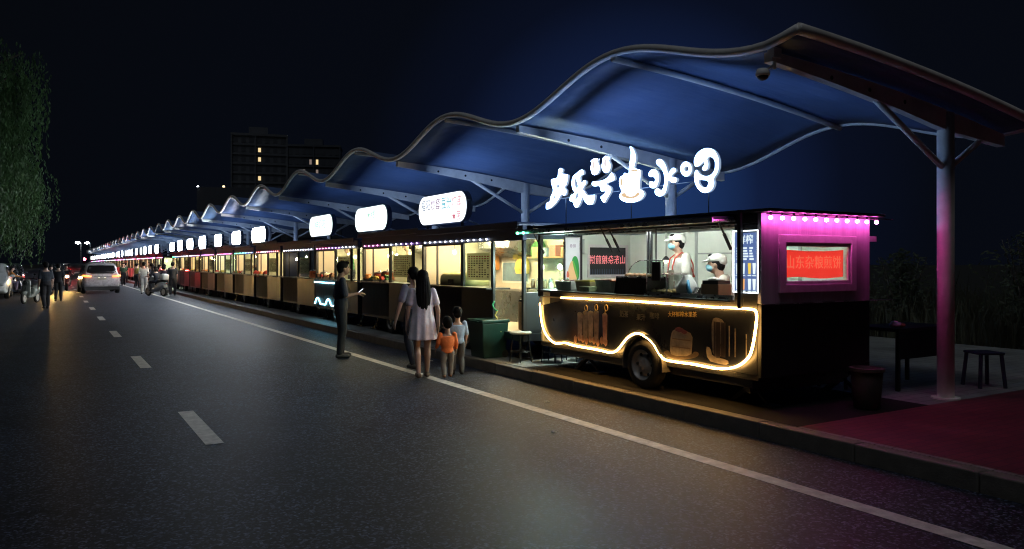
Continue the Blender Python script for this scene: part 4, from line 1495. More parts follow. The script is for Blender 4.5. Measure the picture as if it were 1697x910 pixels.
# the roof sign: each character stands on a thin dark frame along the roof edge
b = MB(M_black)
for z in (2.56,):
    b.box(MX + .035, MX + .043, 5.95, 8.95, z, z + .008)
for y in (6.05, 7.35, 8.75):
    b.box(MX + .035, MX + .043, y, y + .010, 2.19, 2.57)
sf = b.build("sign_frame", main, mo_)
NAMES = dict(huan="lit_character", le="lit_character", xing="lit_character", pine1="lit_pineapple", pine2="lit_pineapple", cup="lit_cup", shui1="lit_character", shui2="lit_character", kou="lit_character", ba="lit_character")
groups_ = [("lit_character", ["huan"]), ("lit_character", ["le"]), ("lit_character", ["xing"]), ("lit_pineapple", ["pine1"]), ("lit_pineapple", ["pine2"]), ("lit_cup", ["cup"]), ("lit_character", ["shui1", "shui2"]), ("lit_character", ["kou", "ba"])]
for nm, keys in groups_:
    b = MB(G_letter, G_side, G_letter_fill)
    for kx in keys:
        polys = [chaikin([(-y, z) for y, z in p], 2 if kx not in ("pine1", "pine2") else 1) for p in SIGN[kx]]
        b.add_mesh(outline_mesh(polys, .035, 0.0, -.010), Matrix.Translation((MX - .055, 0, 0)) @ FACE_ROAD.to_4x4())
    bmesh.ops.recalc_face_normals(b.bm, faces=b.bm.faces[:])
    for f_ in b.bm.faces:
        f_.material_index = 0 if f_.normal.x < -.7 else (2 if f_.normal.x > .7 else 1)
    o = b.build(nm, main, mo_, fix=False)
    if nm == "lit_cup":
        bb = MB(G_peach)
        for kx in ("cupband", "cuprim", "cupear"):
            bb.add_mesh(outline_mesh([chaikin([(-y, z) for y, z in SIGN[kx][0]], 2)], .004), Matrix.Translation((MX - .086, 0, 0)) @ FACE_ROAD.to_4x4())
        bb.build("cup_shading", o, mo_)
    if nm == "lit_pineapple":
        ys_ = [p[0] for p in SIGN[keys[0]][0]]
        zs_ = [p[1] for p in SIGN[keys[0]][0]]
        bb = MB(glow("pineapple_shading_light", (.92, .82, .80), .92))
        bb.add_mesh(outline_mesh([[(.032 * math.cos(a * .5236), .055 * math.sin(a * .5236)) for a in range(12)]], .004),
                    Matrix.Translation((MX - .086, sum(ys_) / len(ys_), min(zs_) + .14)) @ FACE_ROAD.to_4x4())
        bb.build("pineapple_shading", o, mo_)

# ------------------------------------------------------------------ things on and round the drinks trailer
ZCT = 1.271
def tub(name, label, x, y, z, w, d, h, body, lidc=None, fill=None, cat="food tub", group="food tubs on the counter"):
    t = thing(name, label, cat, (x, y, z), rnd.uniform(-.12, .12), group)
    b = MB(body)
    b.ring_loft([[(-d * .44, -w * .44, 0), (d * .44, -w * .44, 0), (d * .44, w * .44, 0), (-d * .44, w * .44, 0)], [(-d / 2, -w / 2, h), (d / 2, -w / 2, h), (d / 2, w / 2, h), (-d / 2, w / 2, h)]])
    b.build("tub_body", t, bevel=.006)
    if fill:
        b = MB(fill)
        b.smooth = True
        for i in range(9):
            b.ell((rnd.uniform(-.3, .3) * d, rnd.uniform(-.36, .36) * w, h), (d * .17, w * .14, .022), 1)
        b.build("food", t)
    if lidc:
        b = MB(lidc)
        b.box(-d * .52, d * .52, -w * .52, w * .52, h + .001, h + .018)
        b.box(-d * .3, d * .3, -w * .3, w * .3, h + .019, h + .026)
        b.build("lid", t, bevel=.004)
    return t
cl = mat("clear_plastic", (.50, .56, .52), .25, var=.15)
cr = mat("frosted_plastic", (.60, .66, .62), .3, var=.15)
tub("food_tub", "white tub heaped with dark food, at the poster end of the drinks counter", 6.38, 9.02, ZCT, .36, .24, .13, cr, None, mat("dark_food", (.22, .12, .10), .6, var=.4))
tub("food_tub", "clear tub of brown food with a yellow lid on the drinks counter", 6.36, 8.50, ZCT, .34, .26, .13, mat("brownish_tub", (.40, .34, .20), .4, var=.3), mat("yellow_lid", (.62, .55, .10), .4))
tub("food_tub", "pale tub with a pinkish lid beside the dark grill on the drinks counter", 6.40, 8.10, ZCT, .32, .26, .15, cr, mat("pink_lid", (.60, .42, .38), .4))
tub("food_tub", "clear tub with a bright orange lid next to the dark grill", 6.36, 7.80, ZCT, .22, .22, .14, cl, mat("orange_lid", (.75, .24, .08), .4))
tub("food_tub", "low greenish tub in front of the yellow lidded one", 6.22, 8.34, ZCT, .26, .16, .07, mat("green_tub", (.30, .38, .22), .4, var=.3))
# grill with a sloping glass front
t = thing("grill_cabinet", "dark brown grill with a steel top on the drinks counter", "grill", (6.30, 7.40, ZCT))
b = MB(mat("dark_brown_enamel", (.060, .032, .028), .35, var=.3))
b.prism([(-.17, 0), (.20, 0), (.20, .20), (-.13, .20)], 'Y', -.30, .26)
b.build("grill_body", t, bevel=.008)
b = MB(M_steel)
b.box(-.14, .21, -.31, .27, .201, .218)
b.build("grill_top", t)
for s_ in (-.31, .262):
    b = MB(M_black)
    b.prism([(-.18, 0), (.2, 0), (.2, .22), (-.14, .22)], 'Y', s_, s_ + .012)
    b.build("side_plate", t)
b = MB(mat("roll_food", (.42, .22, .10), .5, var=.3))
b.smooth = True
for i in range(6):
    b.ell((.03, -.24 + i * .09, .235), (.10, .035, .026), 1)
b.build("food", t)
t = thing("glass_display_case", "small glass display case beside the dark grill", "display case", (6.30, 6.90, ZCT))
b = MB(M_steel)
b.box(-.16, .16, -.18, .18, 0, .012)
for sx in (-.16, .152):
    for sy in (-.18, .172):
        b.box(sx, sx + .008, sy, sy + .008, .0125, .25)
b.box(-.16, .16, -.18, .18, .251, .262)
b.build("case_frame", t)
for x in (-.158, .155):
    b = MB(M_pane)
    b.box(x, x + .003, -.170, .170, .014, .25)
    b.build("case_pane", t)
b = MB(mat("pastry", (.50, .36, .16), .5, var=.3), mat("drink_box", (.3, .4, .34), .5))
b.smooth = True
for i in range(8):
    b.ell((-.08 + .16 * (i % 2), -.13 + .085 * (i // 2), .05), (.05, .035, .03), 1)
b.build("food", t)
# sneeze guard: glass dome in front of the grill, cup towers, bottle, bag, carton, pos tablet
t = thing("glass_guard", "upright glass guard with a rounded corner standing on the counter behind the grill", "glass guard", (6.52, 7.62, ZCT))
b = MB(M_pane)
pts = [(-.30, 0), (.42, 0), (.42, .42), (.02, .42)] + [(-.30 + .32 * (1 - math.sin(R(a))), .12 + .30 * math.cos(R(a))) for a in range(10, 91, 16)]
b.prism([(-u, v) for u, v in pts], 'X', 0, .006)
b.build("guard_pane", t)
b = MB(M_steel)
b.tube([(.003, -u, v) for u, v in pts[2:]], .006, 6)
b.tube([(.003, -.42, 0), (.003, -.42, .42)], .008, 6)
b.build("guard_rim", t)
t = thing("cup_tower", "tall stack of white paper cups beside the glass guard", "paper cups", (6.72, 7.28, ZCT - .02))
b = MB(mat("paper_cup", (.62, .58, .50), .6))
b.smooth = True
for i in range(9):
    b.lathe([(.034, i * .034), (.042, i * .034 + .045), (.044, i * .034 + .047)], (0, 0, 0), 'Z', 14)
b.build("cups", t)
b = MB(M_steel)
b.box(-.06, .06, -.06, .06, -.014, -.001)
b.build("tray", t)
t = thing("hanging_lamp", "small warm lamp hanging inside the drinks trailer near the vendor", "lamp", (6.95, 7.62, 1.69))
b = MB(M_black)
b.tube([(0, 0, .05), (0, 0, .40)], .005, 5)
b.lathe([(.012, .06), (.05, .02), (.055, .0)], (0, 0, 0), 'Z', 14)
b.build("lamp_shade", t)
b = MB(glow("warm_bulb", (1.0, .80, .40), 22))
b.smooth = True
b.ell((0, 0, -.005), (.03, .03, .03), 2)
b.build("bulb", t)
t = thing("payment_board", "small black board hanging on a thin rod over the drinks counter", "board", (6.10, 6.86, 1.55))
b = MB(M_black)
b.tube([(0, 0, .12), (0, 0, .53)], .008, 6)
b.build("rod", t)
b = MB(mat("black_card", (.03, .026, .03), .4))
b.box(-.008, .008, -.075, .075, -.10, .12)
b.build("board_face", t, bevel=.004)
t = thing("plastic_bag", "white plastic bag with a blue stripe on the counter in front of the vendor", "bag", (6.34, 6.60, ZCT))
b = MB(mat("white_film", (.62, .66, .66), .35, var=.1))
b.smooth = True
rings = []
for z, a, c in ((0, .09, .12), (.08, .11, .14), (.16, .08, .11), (.215, .045, .07), (.25, .05, .05)):
    rings.append([((a * (1 + .15 * math.sin(3 * th + z * 20))) * math.cos(th), (c * (1 + .12 * math.sin(5 * th))) * math.sin(th), z) for th in [k * math.pi / 10 for k in range(20)]])
b.ring_loft(rings)
bag = b.build("bag_body", t)
b = MB(mat("blue_film", (.06, .30, .55), .35))
b.smooth = True
b.tube([(-.06, -.13, .02), (-.085, -.11, .10), (-.06, -.085, .19)], [.028, .026, .014], 8)
b.build("blue_stripe", t)
t = thing("carton", "brown carton holding black lids and napkins on the drinks counter", "carton", (6.36, 6.16, ZCT))
b = MB(mat("brown_card", (.30, .19, .11), .7, var=.15))
b.box(-.10, .10, -.13, .13, 0, .15)
b.build("box_body", t, bevel=.004)
b = MB(M_black)
b.box(-.09, .09, -.12, .12, .151, .19)
b.build("black_lids", t)
b = MB(mat("napkin", (.7, .7, .68), .8))
b.smooth = True
b.ell((0, .04, .205), (.06, .07, .022), 2)
b.ell((0, -.06, .20), (.05, .05, .018), 2)
b.build("napkins", t)
t = thing("card_reader", "small dark payment terminal on the drinks counter by the carton", "terminal", (6.28, 6.38, ZCT))
b = MB(M_blkpl)
b.prism([(-.05, 0), (.06, 0), (.06, .10), (.02, .11), (-.05, .03)], 'Y', -.045, .045)
b.build("terminal_body", t, bevel=.005)
b = MB(M_steel)
b.prism([(-.046, .0365), (.016, .1105), (.018, .1115), (-.044, .0375)], 'Y', -.035, .035)
b.build("keypad", t)

def bin_(name, label, x, y, w, d, h, m, lidm, cat="bin", z=.15):
    t = thing(name, label, cat, (x, y, z))
    b = MB(m)
    b.ring_loft([[(-d * .42, -w * .42, 0), (d * .42, -w * .42, 0), (d * .42, w * .42, 0), (-d * .42, w * .42, 0)], [(-d / 2, -w / 2, h), (d / 2, -w / 2, h), (d / 2, w / 2, h), (-d / 2, w / 2, h)]])
    b.build("bin_body", t, bevel=.015)
    b = MB(lidm)
    b.box(-d * .53, d * .53, -w * .53, w * .53, h + .001, h + .05)
    b.box(-d * .53 - .03, -d * .50, -w * .3, w * .3, h + .012, h + .035)
    b.build("lid", t, bevel=.012)
    b = MB(M_rub)
    for s_ in (-1, 1):
        b.lathe([(.06, -.02), (.06, .02)], (d * .40, s_ * w * .40, .06), 'Y', 14)
    b.build("wheels", t)
    return t
gp = mat("green_plastic", (.010, .048, .036), .45, var=.25)
bin_("wheelie_bin", "dark green wheeled bin between the open trailer door and the stools", 6.04, 10.80, .50, .48, .56, gp, gp)
t = thing("waste_bin", "round greyish brown waste bin at the corner of the red paving", "bin", (7.22, 4.90, .155))
b = MB(mat("brown_bin", (.055, .043, .040), .6, var=.3))
b.smooth = True
b.lathe([(.115, 0), (.13, .02), (.155, .38), (.15, .385)], seg=20)
b.build("bin_body", t)
b = MB(mat("brown_bin_rim", (.085, .07, .066), .5))
b.lathe([(.150, .385), (.175, .39), (.175, .42), (.14, .425), (.13, .39)], seg=20)
b.build("rim", t)
def stool(label, x, y, rz):
    t = thing("round_stool", label, "stool", (x, y, .151), rz, "round stools beside the drinks trailer")
    b = MB(mat("pale_seat", (.48, .50, .44), .5))
    b.lathe([(.001, .425), (.155, .425), (.17, .435), (.17, .452), (.155, .462), (.001, .462)], seg=24, caps=False)
    b.build("seat", t)
    for k in range(4):
        a = math.pi / 4 + k * math.pi / 2
        b = MB(M_black)
        b.tube([(.12 * math.cos(a), .12 * math.sin(a), .425), (.165 * math.cos(a), .165 * math.sin(a), 0)], .010, 6)
        b.build("leg", t)
    b = MB(M_black)
    b.tube([(.145 * math.cos(a * math.pi / 8), .145 * math.sin(a * math.pi / 8), .16) for a in range(16)], .007, 5, closed=True)
    b.build("foot_ring", t)
stool("round pale stool with wire legs, closest to the green bin", 6.15, 9.98, .2)
stool("round pale stool half under the drinks trailer's curved neon end", 6.55, 9.72, .5)
stool("round pale stool under the drinks trailer between two others", 6.98, 9.66, .1)
stool("round pale stool farthest in under the drinks trailer", 7.5, 9.72, .9)
t = thing("serving_table", "low dark table with a white packet, beside the tall pink lit post", "table", (9.0, 5.62, .15))
b = MB(mat("dark_table_top", (.022, .024, .032), .4))
b.box(-.55, .55, -.30, .30, .70, .74)
b.build("tabletop", t, bevel=.008)
for sx in (-.48, .48):
    for sy in (-.24, .24):
        b = MB(M_black)
        b.box(sx - .02, sx + .02, sy - .02, sy + .02, 0, .70)
        b.build("leg", t)
b = MB(mat("dark_table_skirt", (.018, .02, .03), .7))
b.box(-.545, .545, -.295, -.285, .38, .70)
b.build("skirt", t)
t = thing("paper_packet", "crumpled white and tan packet on the dark table by the post", "packet", (8.60, 5.45, .891))
b = MB(mat("white_paper", (.75, .72, .66), .7))
b.smooth = True
b.ell((0, 0, .035), (.07, .08, .035), 2)
b.ell((.04, .05, .05), (.05, .04, .03), 2)
b.build("packet_body", t)
b = MB(mat("tan_paper", (.5, .3, .14), .7))
b.ell((.02, -.06, .03), (.05, .035, .028), 2)
b.build("packet_flap", t)
for i, (x, y, rz, lab) in enumerate(((8.25, 6.0, .3, "dark plastic stool behind the round bin near the dark table"), (9.75, 5.05, 1.1, "dark plastic stool standing just behind the pink lit post"))):
    t = thing("plastic_stool", lab, "stool", (x, y, .151), rz)
    b = MB(mat("navy_plastic", (.02, .025, .05), .5))
    b.box(-.16, .16, -.16, .16, .40, .43)
    b.build("seat", t, bevel=.012)
    for sx in (-1, 1):
        for sy in (-1, 1):
            b = MB(mat("navy_plastic", (.02, .025, .05), .5))
            b.tube([(sx * .13, sy * .13, .40), (sx * .16, sy * .16, 0)], .022, 6)
            b.build("leg", t)
# open door of the nearest trailer: what shows inside and in front
t = thing("storage_barrel", "pale brown cylindrical insulated barrel inside the open trailer door", "barrel", (6.62, 10.45, .58))
b = MB(mat("peach_plastic", (.50, .30, .18), .5, var=.25))
b.smooth = True
b.lathe([(.17, 0), (.19, .02), (.19, .44), (.175, .46)], seg=20)
b.build("barrel_body", t)
b = MB(M_blkpl)
b.lathe([(.185, .461), (.185, .49), (.05, .50)], seg=20)
b.build("lid", t)
t = thing("serving_shelf", "steel shelf loaded with jars and pots inside the open trailer door", "shelf", (7.05, 10.48, .15))
b = MB(M_steel)
b.box(-.25, .25, -.38, .38, 1.08, 1.10)
for sx in (-.24, .22):
    for sy in (-.37, .35):
        b.box(sx, sx + .02, sy, sy + .02, .44, 1.08)
b.build("shelf_frame", t)
jm = [mat("jar_cream", (.6, .55, .42), .4), mat("jar_steel", (.5, .5, .5), .3, metal=.8), mat("jar_brown", (.25, .14, .08), .4), mat("jar_green", (.12, .3, .16), .4)]
for i in range(7):
    j = thing("condiment_jar", "small jar in the row on the steel shelf inside the open trailer door", "jar", (6.86 + .05 * (i % 2), 10.20 + .09 * i, 1.251), 0, "jars on the steel shelf")
    b = MB(jm[i % 4])
    h = .08 + .05 * ((i * 3) % 4) / 3
    b.lathe([(.033, 0), (.037, .01), (.037, h), (.025, h + .012)], seg=14)
    b.build("jar_body", j)
    b = MB(M_steel)
    b.lathe([(.03, h + .0125), (.03, h + .03), (.005, h + .036)], seg=14)
    b.build("lid", j)
t = thing("hose_reel", "yellow and green hose hung on the frame of the open trailer door", "hose", (6.16, 10.74, .62))
b = MB(mat("green_hose", (.05, .36, .16), .5))
b.smooth = True
b.tube([(.0, .06, .42), (-.02, .10, .36), (-.03, .02, .30), (-.02, -.06, .27)], .016, 6)
b.build("green_length", t)
b = MB(mat("yellow_hose", (.62, .48, .12), .5))
b.smooth = True
b.tube([(-.02, -.06, .27), (-.03, .0, .20), (-.03, -.10, .12), (-.03, -.16, .14), (-.02, -.10, 0), (-.02, -.18, -.06)], .015, 6)
b.build("yellow_length", t)
t = thing("work_lamp", "bright white work lamp on a thin stand seen through the near trailer's end window", "lamp", (6.74, 9.92, 1.60))
b = MB(G_lamp)
b.smooth = True
b.ell((-.02, -.17, .0), (.03, .03, .038), 2)
b.build("bulb", t)
b = MB(M_steel)
b.tube([(-.02, -.17, -.06), (-.02, -.17, -.35)], .006, 6)
b.build("stand", t)
# food on the counters of the nearer trailers
def pot(label, x, y, z, r, h, m):
    t = thing("cooking_pot", label, "pot", (x, y, z), rnd.uniform(0, 3))
    b = MB(m)
    b.smooth = True
    b.lathe([(r * .9, 0), (r, .02), (r, h), (r * .96, h + .005)], seg=18)
    b.build("pot_body", t)
    b = MB(M_steel)
    b.smooth = True
    b.lathe([(r * 1.0, h + .006), (r * .7, h + .035), (.02, h + .05), (.02, h + .07), (.001, h + .072)], seg=18)
    b.build("lid", t)
    b = MB(M_black)
    for s_ in (-1, 1):
        b.tube([(s_ * r, -.04, h * .7), (s_ * (r + .04), -.03, h * .72), (s_ * (r + .04), .03, h * .72), (s_ * r, .04, h * .7)], .008, 6)
    b.build("handles", t)
copper = mat("copper_pan", (.45, .14, .06), .35, metal=.4, var=.3)
pot("red brown pot on the counter of the violet lit trailer, nearer the menu", 6.42, 16.05, 1.251, .15, .20, copper)
pot("red brown pot on the counter of the violet lit trailer, away from the menu", 6.40, 16.50, 1.251, .16, .17, mat("dark_red_pot", (.35, .06, .04), .4, var=.3))
pot("bright orange pot on the counter above the cyan neon", 6.30, 21.0, 1.251, .19, .19, mat("orange_enamel", (.85, .16, .05), .35))
pot("pale pot beside the orange one above the cyan neon", 6.36, 20.45, 1.251, .13, .14, mat("pale_enamel", (.6, .55, .4), .4))
t = thing("rice_cooker", "cream domed food warmer filling the serving window under the grey lettered sign", "food warmer", (6.62, 12.75, 1.251))
b = MB(mat("cream_enamel", (.70, .64, .30), .4, var=.1))
b.smooth = True
b.ring_loft([[(x * s_, y * s2, z) for x, y in rounded(.55, 1.25, .2, 5)] for z, s_, s2 in ((0, 1, 1), (.10, 1, 1), (.17, .97, .98), (.22, .8, .9), (.235, .3, .5))])
b.build("warmer_body", t)
b = MB(M_blkpl)
b.box(-.295, -.277, -.1, .1, .03, .11)
b.build("control_panel", t)

# ------------------------------------------------------------------ people
def smoothstep(a, b_, t):
    return a + (b_ - a) * t

SKIN = mat("skin", (.50, .32, .24), .5, var=.08)
SKIND = mat("tanned_skin", (.26, .15, .10), .5, var=.08)
HAIR = mat("black_hair", (.006, .0055, .006), .7, var=.5, scale=40, bump=.5, bscale=70, spec=.1)
LIP = mat("lips", (.33, .12, .10), .5)
EYE = mat("dark_eyes", (.02, .015, .012), .2)

def person(label, loc, rotz, H, pose=None, top=None, bottom=None, shoes=None, hair="short", skin=None, sleeve=.75, kind="adult", female=False,
           dress=None, cap=None, mask=None, fine=True, hair_m=None, sit=False, group=None, girth=1.0, sole=True):
    """One figure. Local axes: x to its right, y the way it faces, z up; joint positions in parts of the height."""
    sk = skin or SKIN
    J = dict(pelvis=(0, 0, .52), chest=(0, 0, .72), neck=(0, -.005, .838), head=(0, .012, .925),
             sR=(.094, 0, .800), eR=(.122, -.012, .625), wR=(.130, .03, .475),
             sL=(-.094, 0, .800), eL=(-.122, -.012, .625), wL=(-.130, .03, .475),
             hR=(.050, 0, .505), kR=(.052, .012, .28), aR=(.052, -.012, .042),
             hL=(-.050, 0, .505), kL=(-.052, .012, .28), aL=(-.052, -.012, .042), fR=0.0, fL=0.0)
    hs = 1.0
    if kind == "toddler":
        hs = 1.50
        J.update(pelvis=(0, 0, .42), chest=(0, 0, .58), neck=(0, 0, .735), head=(0, .01, .875), sR=(.115, 0, .70), sL=(-.115, 0, .70), eR=(.15, .0, .56), eL=(-.15, .0, .56),
                 wR=(.15, .04, .44), wL=(-.15, .04, .44), hR=(.06, 0, .40), hL=(-.06, 0, .40), kR=(.062, .01, .23), kL=(-.062, .01, .23), aR=(.062, -.01, .05), aL=(-.062, -.01, .05))
    elif kind == "child":
        hs = 1.28
        J.update(pelvis=(0, 0, .47), chest=(0, 0, .64), neck=(0, 0, .785), head=(0, .01, .895), sR=(.105, 0, .75), sL=(-.105, 0, .75), eR=(.13, .0, .59), eL=(-.13, .0, .59),
                 wR=(.13, .04, .455), wL=(-.13, .04, .455), hR=(.055, 0, .45), hL=(-.055, 0, .45), kR=(.056, .01, .255), kL=(-.056, .01, .255))
    if pose:
        J.update(pose)
    P = {k: (Vector(v) * H if not isinstance(v, float) else v) for k, v in J.items()}
    g = girth * (1.0 if kind == "adult" else 1.12)
    wsh = .9 if female else 1.0
    t = thing("person", label, "person", loc, rotz, group)
    vx = .0085 if fine else .016

    def torso(b, grow, z0=0.0, z1=1.0, n=16):
        pl, ch, nk = P['pelvis'], P['chest'], P['neck']
        rows = [(-.12, .072, .060), (0.0, .088, .064), (.18, .084, .062), (.40, .076 * (.94 if female else 1), .058), (.70, .092 * wsh, .064), (1.0, .104 * wsh, .062), (1.25, .108 * wsh, .054), (1.42, .082 * wsh, .044), (1.60, .040, .036), (1.80, .032, .032)]
        rings = []
        for tt, rx, ry in rows:
            if tt < z0 or tt > z1:
                continue
            if tt <= 1:
                c = pl.lerp(ch, tt)
            else:
                c = ch.lerp(nk, (tt - 1) / .70)
            rings.append([c + Vector((math.cos(2 * math.pi * i / n) * (rx * g * H + grow), math.sin(2 * math.pi * i / n) * (ry * g * H + grow), 0)) for i in range(n)])
        b.ring_loft(rings)

    hd = P['head']
    r = H * hs
    b = MB()
    torso(b, 0, -1, 1.70)
    b.tube([P['neck'] - Vector((0, .004 * H, .03 * H)), hd - Vector((0, .012 * r, .035 * r))], [.036 * r / hs ** .5, .034 * r / hs ** .5], 12)
    b.ell(hd + Vector((0, -.004 * r, .010 * r)), (.047 * r, .056 * r, .058 * r), 3)       # skull
    b.ell(hd + Vector((0, .012 * r, -.026 * r)), (.039 * r, .043 * r, .045 * r), 3)       # jaw
    b.seg(hd + Vector((0, .054 * r, .004 * r)), .006 * r, hd + Vector((0, .064 * r, -.016 * r)), .0085 * r, 8)  # nose
    for s_ in (-1, 1):
        b.ell(hd + Vector((s_ * .048 * r, -.002 * r, -.008 * r)), (.006 * r, .012 * r, .018 * r), 2)            # ears
    for s_ in "RL":
        sg_ = 1 if s_ == "R" else -1
        sh, el, wr = P['s' + s_], P['e' + s_], P['w' + s_]
        b.seg(sh, .028 * g * H, el, .0215 * g * H)
        b.seg(el, .0225 * g * H, wr, .0155 * g * H)
        # hand: palm, four fingers with a bend, thumb off the side of the palm
        d = (wr - el).normalized()
        fwd = Vector((0, 1, 0))
        side = fwd - d * fwd.dot(d)
        side = side.normalized() if side.length > .2 else Vector((0, 0, 1))
        pn_ = d.cross(side).normalized()
        if pn_.x * sg_ > 0:
            pn_ = -pn_
        hl = .105 * H * (hs ** .3)
        p0 = wr + d * hl * .02
        p1 = wr + d * hl * .46
        b.ring_loft([[q + side * math.cos(a) * w_ + pn_ * math.sin(a) * h_ for a in [2 * math.pi * i / 12 for i in range(12)]]
                     for q, w_, h_ in ((p0, .014 * H, .012 * H), (wr + d * hl * .25, .021 * H, .011 * H), (p1, .024 * H, .010 * H))])
        for fi, (off, ln) in enumerate(((.018, .47), (.006, .54), (-.006, .50), (-.018, .40))):
            a0 = p1 - d * hl * .05 + side * off * H
            a1 = a0 + (d + pn_ * .18).normalized() * hl * ln * .55 + side * off * H * .25
            a2 = a1 + (d * .85 + pn_ * .55).normalized() * hl * ln * .5
            rr_ = .0049 * H
            b.seg(a0, rr_ * 1.1, a1, rr_, 7)
            b.seg(a1, rr_, a2, rr_ * .8, 7)
        th0 = wr + d * hl * .14 + side * .016 * H
        th1 = th0 + (d * .6 + side * .75 + pn_ * .3).normalized() * hl * .30
        th2 = th1 + (d * .9 + side * .2 + pn_ * .3).normalized() * hl * .22
        b.seg(th0, .0075 * H, th1, .006 * H, 7)
        b.seg(th1, .006 * H, th2, .0048 * H, 7)
        hp, kn, an = P['h' + s_], P['k' + s_], P['a' + s_]
        lg = g * (1 if not female else .98)
        b.seg(hp, .050 * lg * H, hp.lerp(kn, .45), .044 * lg * H)
        b.seg(hp.lerp(kn, .45), .044 * lg * H, kn, .032 * lg * H)
        cal = kn.lerp(an, .32) + Vector((0, -.008 * H, 0))
        b.seg(kn, .031 * lg * H, cal, .032 * lg * H)
        b.seg(cal, .032 * lg * H, an, .019 * lg * H)
        fa = P['f' + s_]
        fd = Vector((math.sin(fa), math.cos(fa), 0))
        sole_z = an.z - .042 * H
        b.seg(an + Vector((0, 0, -.020 * H)) - fd * .012 * H, .020 * H, Vector((an.x, an.y, sole_z + .014 * H)) + fd * .085 * H, .014 * H)
    link_mesh("body", fused(b, vx, 3), sk, t)

    def limb_sleeve(b, s_, frac, grow, flare=0.0):
        sh, el, wr = P['s' + s_], P['e' + s_], P['w' + s_]
        b.seg(sh, .029 * g * H + grow * .8, sh.lerp(el, min(1, frac)), .0245 * g * H + grow + flare * H)
        if frac > 1:
            b.seg(el, .0245 * g * H + grow, el.lerp(wr, frac - 1), .018 * g * H + grow)

    if top is not None or dress is not None:
        b = MB()
        gr = .010 * (H ** .5) if kind == "adult" else .009
        torso(b, gr, -.2 if dress is None else .15, 1.45)
        for s_ in "RL":
            limb_sleeve(b, s_, sleeve, gr * .9, .006 if sleeve < 1 else 0)
        if dress is not None:
            pl, ch = P['pelvis'], P['chest']
            n = 54
            rings = []
            for zz, rx, ry in ((ch.z, .096, .066), (smoothstep(ch.z, pl.z, .6), .098, .072), (pl.z, .112, .084), (smoothstep(pl.z, dress[1] * H, .5), .122, .096), (dress[1] * H, .134, .106)):
                k_ = max(0, (ch.z - zz) / (ch.z - dress[1] * H))
                cx = pl.lerp(ch, (zz - pl.z) / (ch.z - pl.z)) if zz > pl.z else Vector((pl.x, pl.y, zz))
                rings.append([Vector((cx.x, cx.y, zz)) + Vector((math.cos(2 * math.pi * i / n) * rx * H * (1 + k_ * .09 * math.sin(i * 2 * math.pi / n * 7 + zz * 3)), math.sin(2 * math.pi * i / n) * ry * H * (1 + k_ * .11 * math.cos(i * 2 * math.pi / n * 9 + 1)), 0)) for i in range(n)])
            b.ring_loft(rings)
        link_mesh("dress" if dress else "shirt", fused(b, vx * 1.15, 4), dress[0] if dress else top, t)
    if bottom is not None:
        m_, fr_ = bottom
        b = MB()
        torso(b, .008 * H, -.2, .42)
        for s_ in "RL":
            hp, kn, an = P['h' + s_], P['k' + s_], P['a' + s_]
            b.seg(hp, .056 * g * H, hp.lerp(kn, .5), .051 * g * H)
            if fr_ > .5:
                b.seg(hp.lerp(kn, .5), .051 * g * H, kn, .042 * g * H)
            if fr_ > 1:
                b.seg(kn, .042 * g * H, kn.lerp(an, .5) + Vector((0, -.004 * H, 0)), .040 * g * H)
                b.seg(kn.lerp(an, .5) + Vector((0, -.004 * H, 0)), .040 * g * H, kn.lerp(an, fr_ - 1), .034 * g * H)
        link_mesh("trousers", fused(b, vx * 1.15, 3), m_, t)
    if shoes is not None:
        for s_ in "RL":
            an = P['a' + s_]
            fa = P['f' + s_]
            fd = Vector((math.sin(fa), math.cos(fa), 0))
            z0 = an.z - .042 * H
            b = MB()
            b.seg(Vector((an.x, an.y, z0 + .024 * H)) - fd * .016 * H, .026 * H, Vector((an.x, an.y, z0 + .020 * H)) + fd * .085 * H, .022 * H)
            b.ell(Vector((an.x, an.y, z0 + .020 * H)) + fd * .045 * H, (.027 * H, .05 * H, .024 * H), 2, Matrix.Rotation(-fa, 3, 'Z'))
            me = fused(b, vx * 1.2, 2)
            for v in me.vertices:
                v.co.z = max(v.co.z, z0 + .002)
            link_mesh("shoe", me, shoes, t)
    hm = hair_m or HAIR
    b = MB()
    if hair in ("short", "bob", "long", "tail"):
        b.ell(hd + Vector((0, -.014 * r, .022 * r)), (.0545 * r, .061 * r, .058 * r), 3)
        b.ell(hd + Vector((0, -.034 * r, -.006 * r)), (.049 * r, .036 * r, .052 * r), 3)
        if hair == "short":
            b.ell(hd + Vector((0, .030 * r, .058 * r)), (.040 * r, .028 * r, .020 * r), 2)
    if hair in ("bob", "long"):
        ln = .30 if hair == "long" else .10
        n = 40
        rings = []
        for k_ in range(10):
            u = k_ / 9
            z = hd.z + .01 * r - u * ln * H
            w_ = (.054 + .016 * math.sin(u * 2.6)) * r * (1 - .35 * max(0, u - .75) * 4 * .6)
            d_ = (.040 - .012 * u) * r
            yc = hd.y - .026 * r - .030 * H * smoothstep(0, 1, min(1, u * 2))
            rings.append([Vector((hd.x + math.cos(2 * math.pi * i / n) * w_ * (1 + .05 * math.sin(i * 2.1) + .03 * math.sin(i * 4.7 + u * 3)), yc + math.sin(2 * math.pi * i / n) * d_ * (1 + .10 * math.sin(i * 2.6)), z + .035 * math.sin(i * 1.3) * u)) for i in range(n)])
        b.ring_loft(rings)
    if hair == "tail":
        b.seg(hd + Vector((0, -.06 * r, .02 * r)), .02 * r, hd + Vector((0, -.085 * r, -.03 * r)), .022 * r)
        b.seg(hd + Vector((0, -.085 * r, -.03 * r)), .022 * r, hd + Vector((0, -.075 * r, -.12 * r)), .010 * r)
    if hair:
        link_mesh("hair", fused(b, vx, 2), hm, t)
    else:
        b.bm.free()
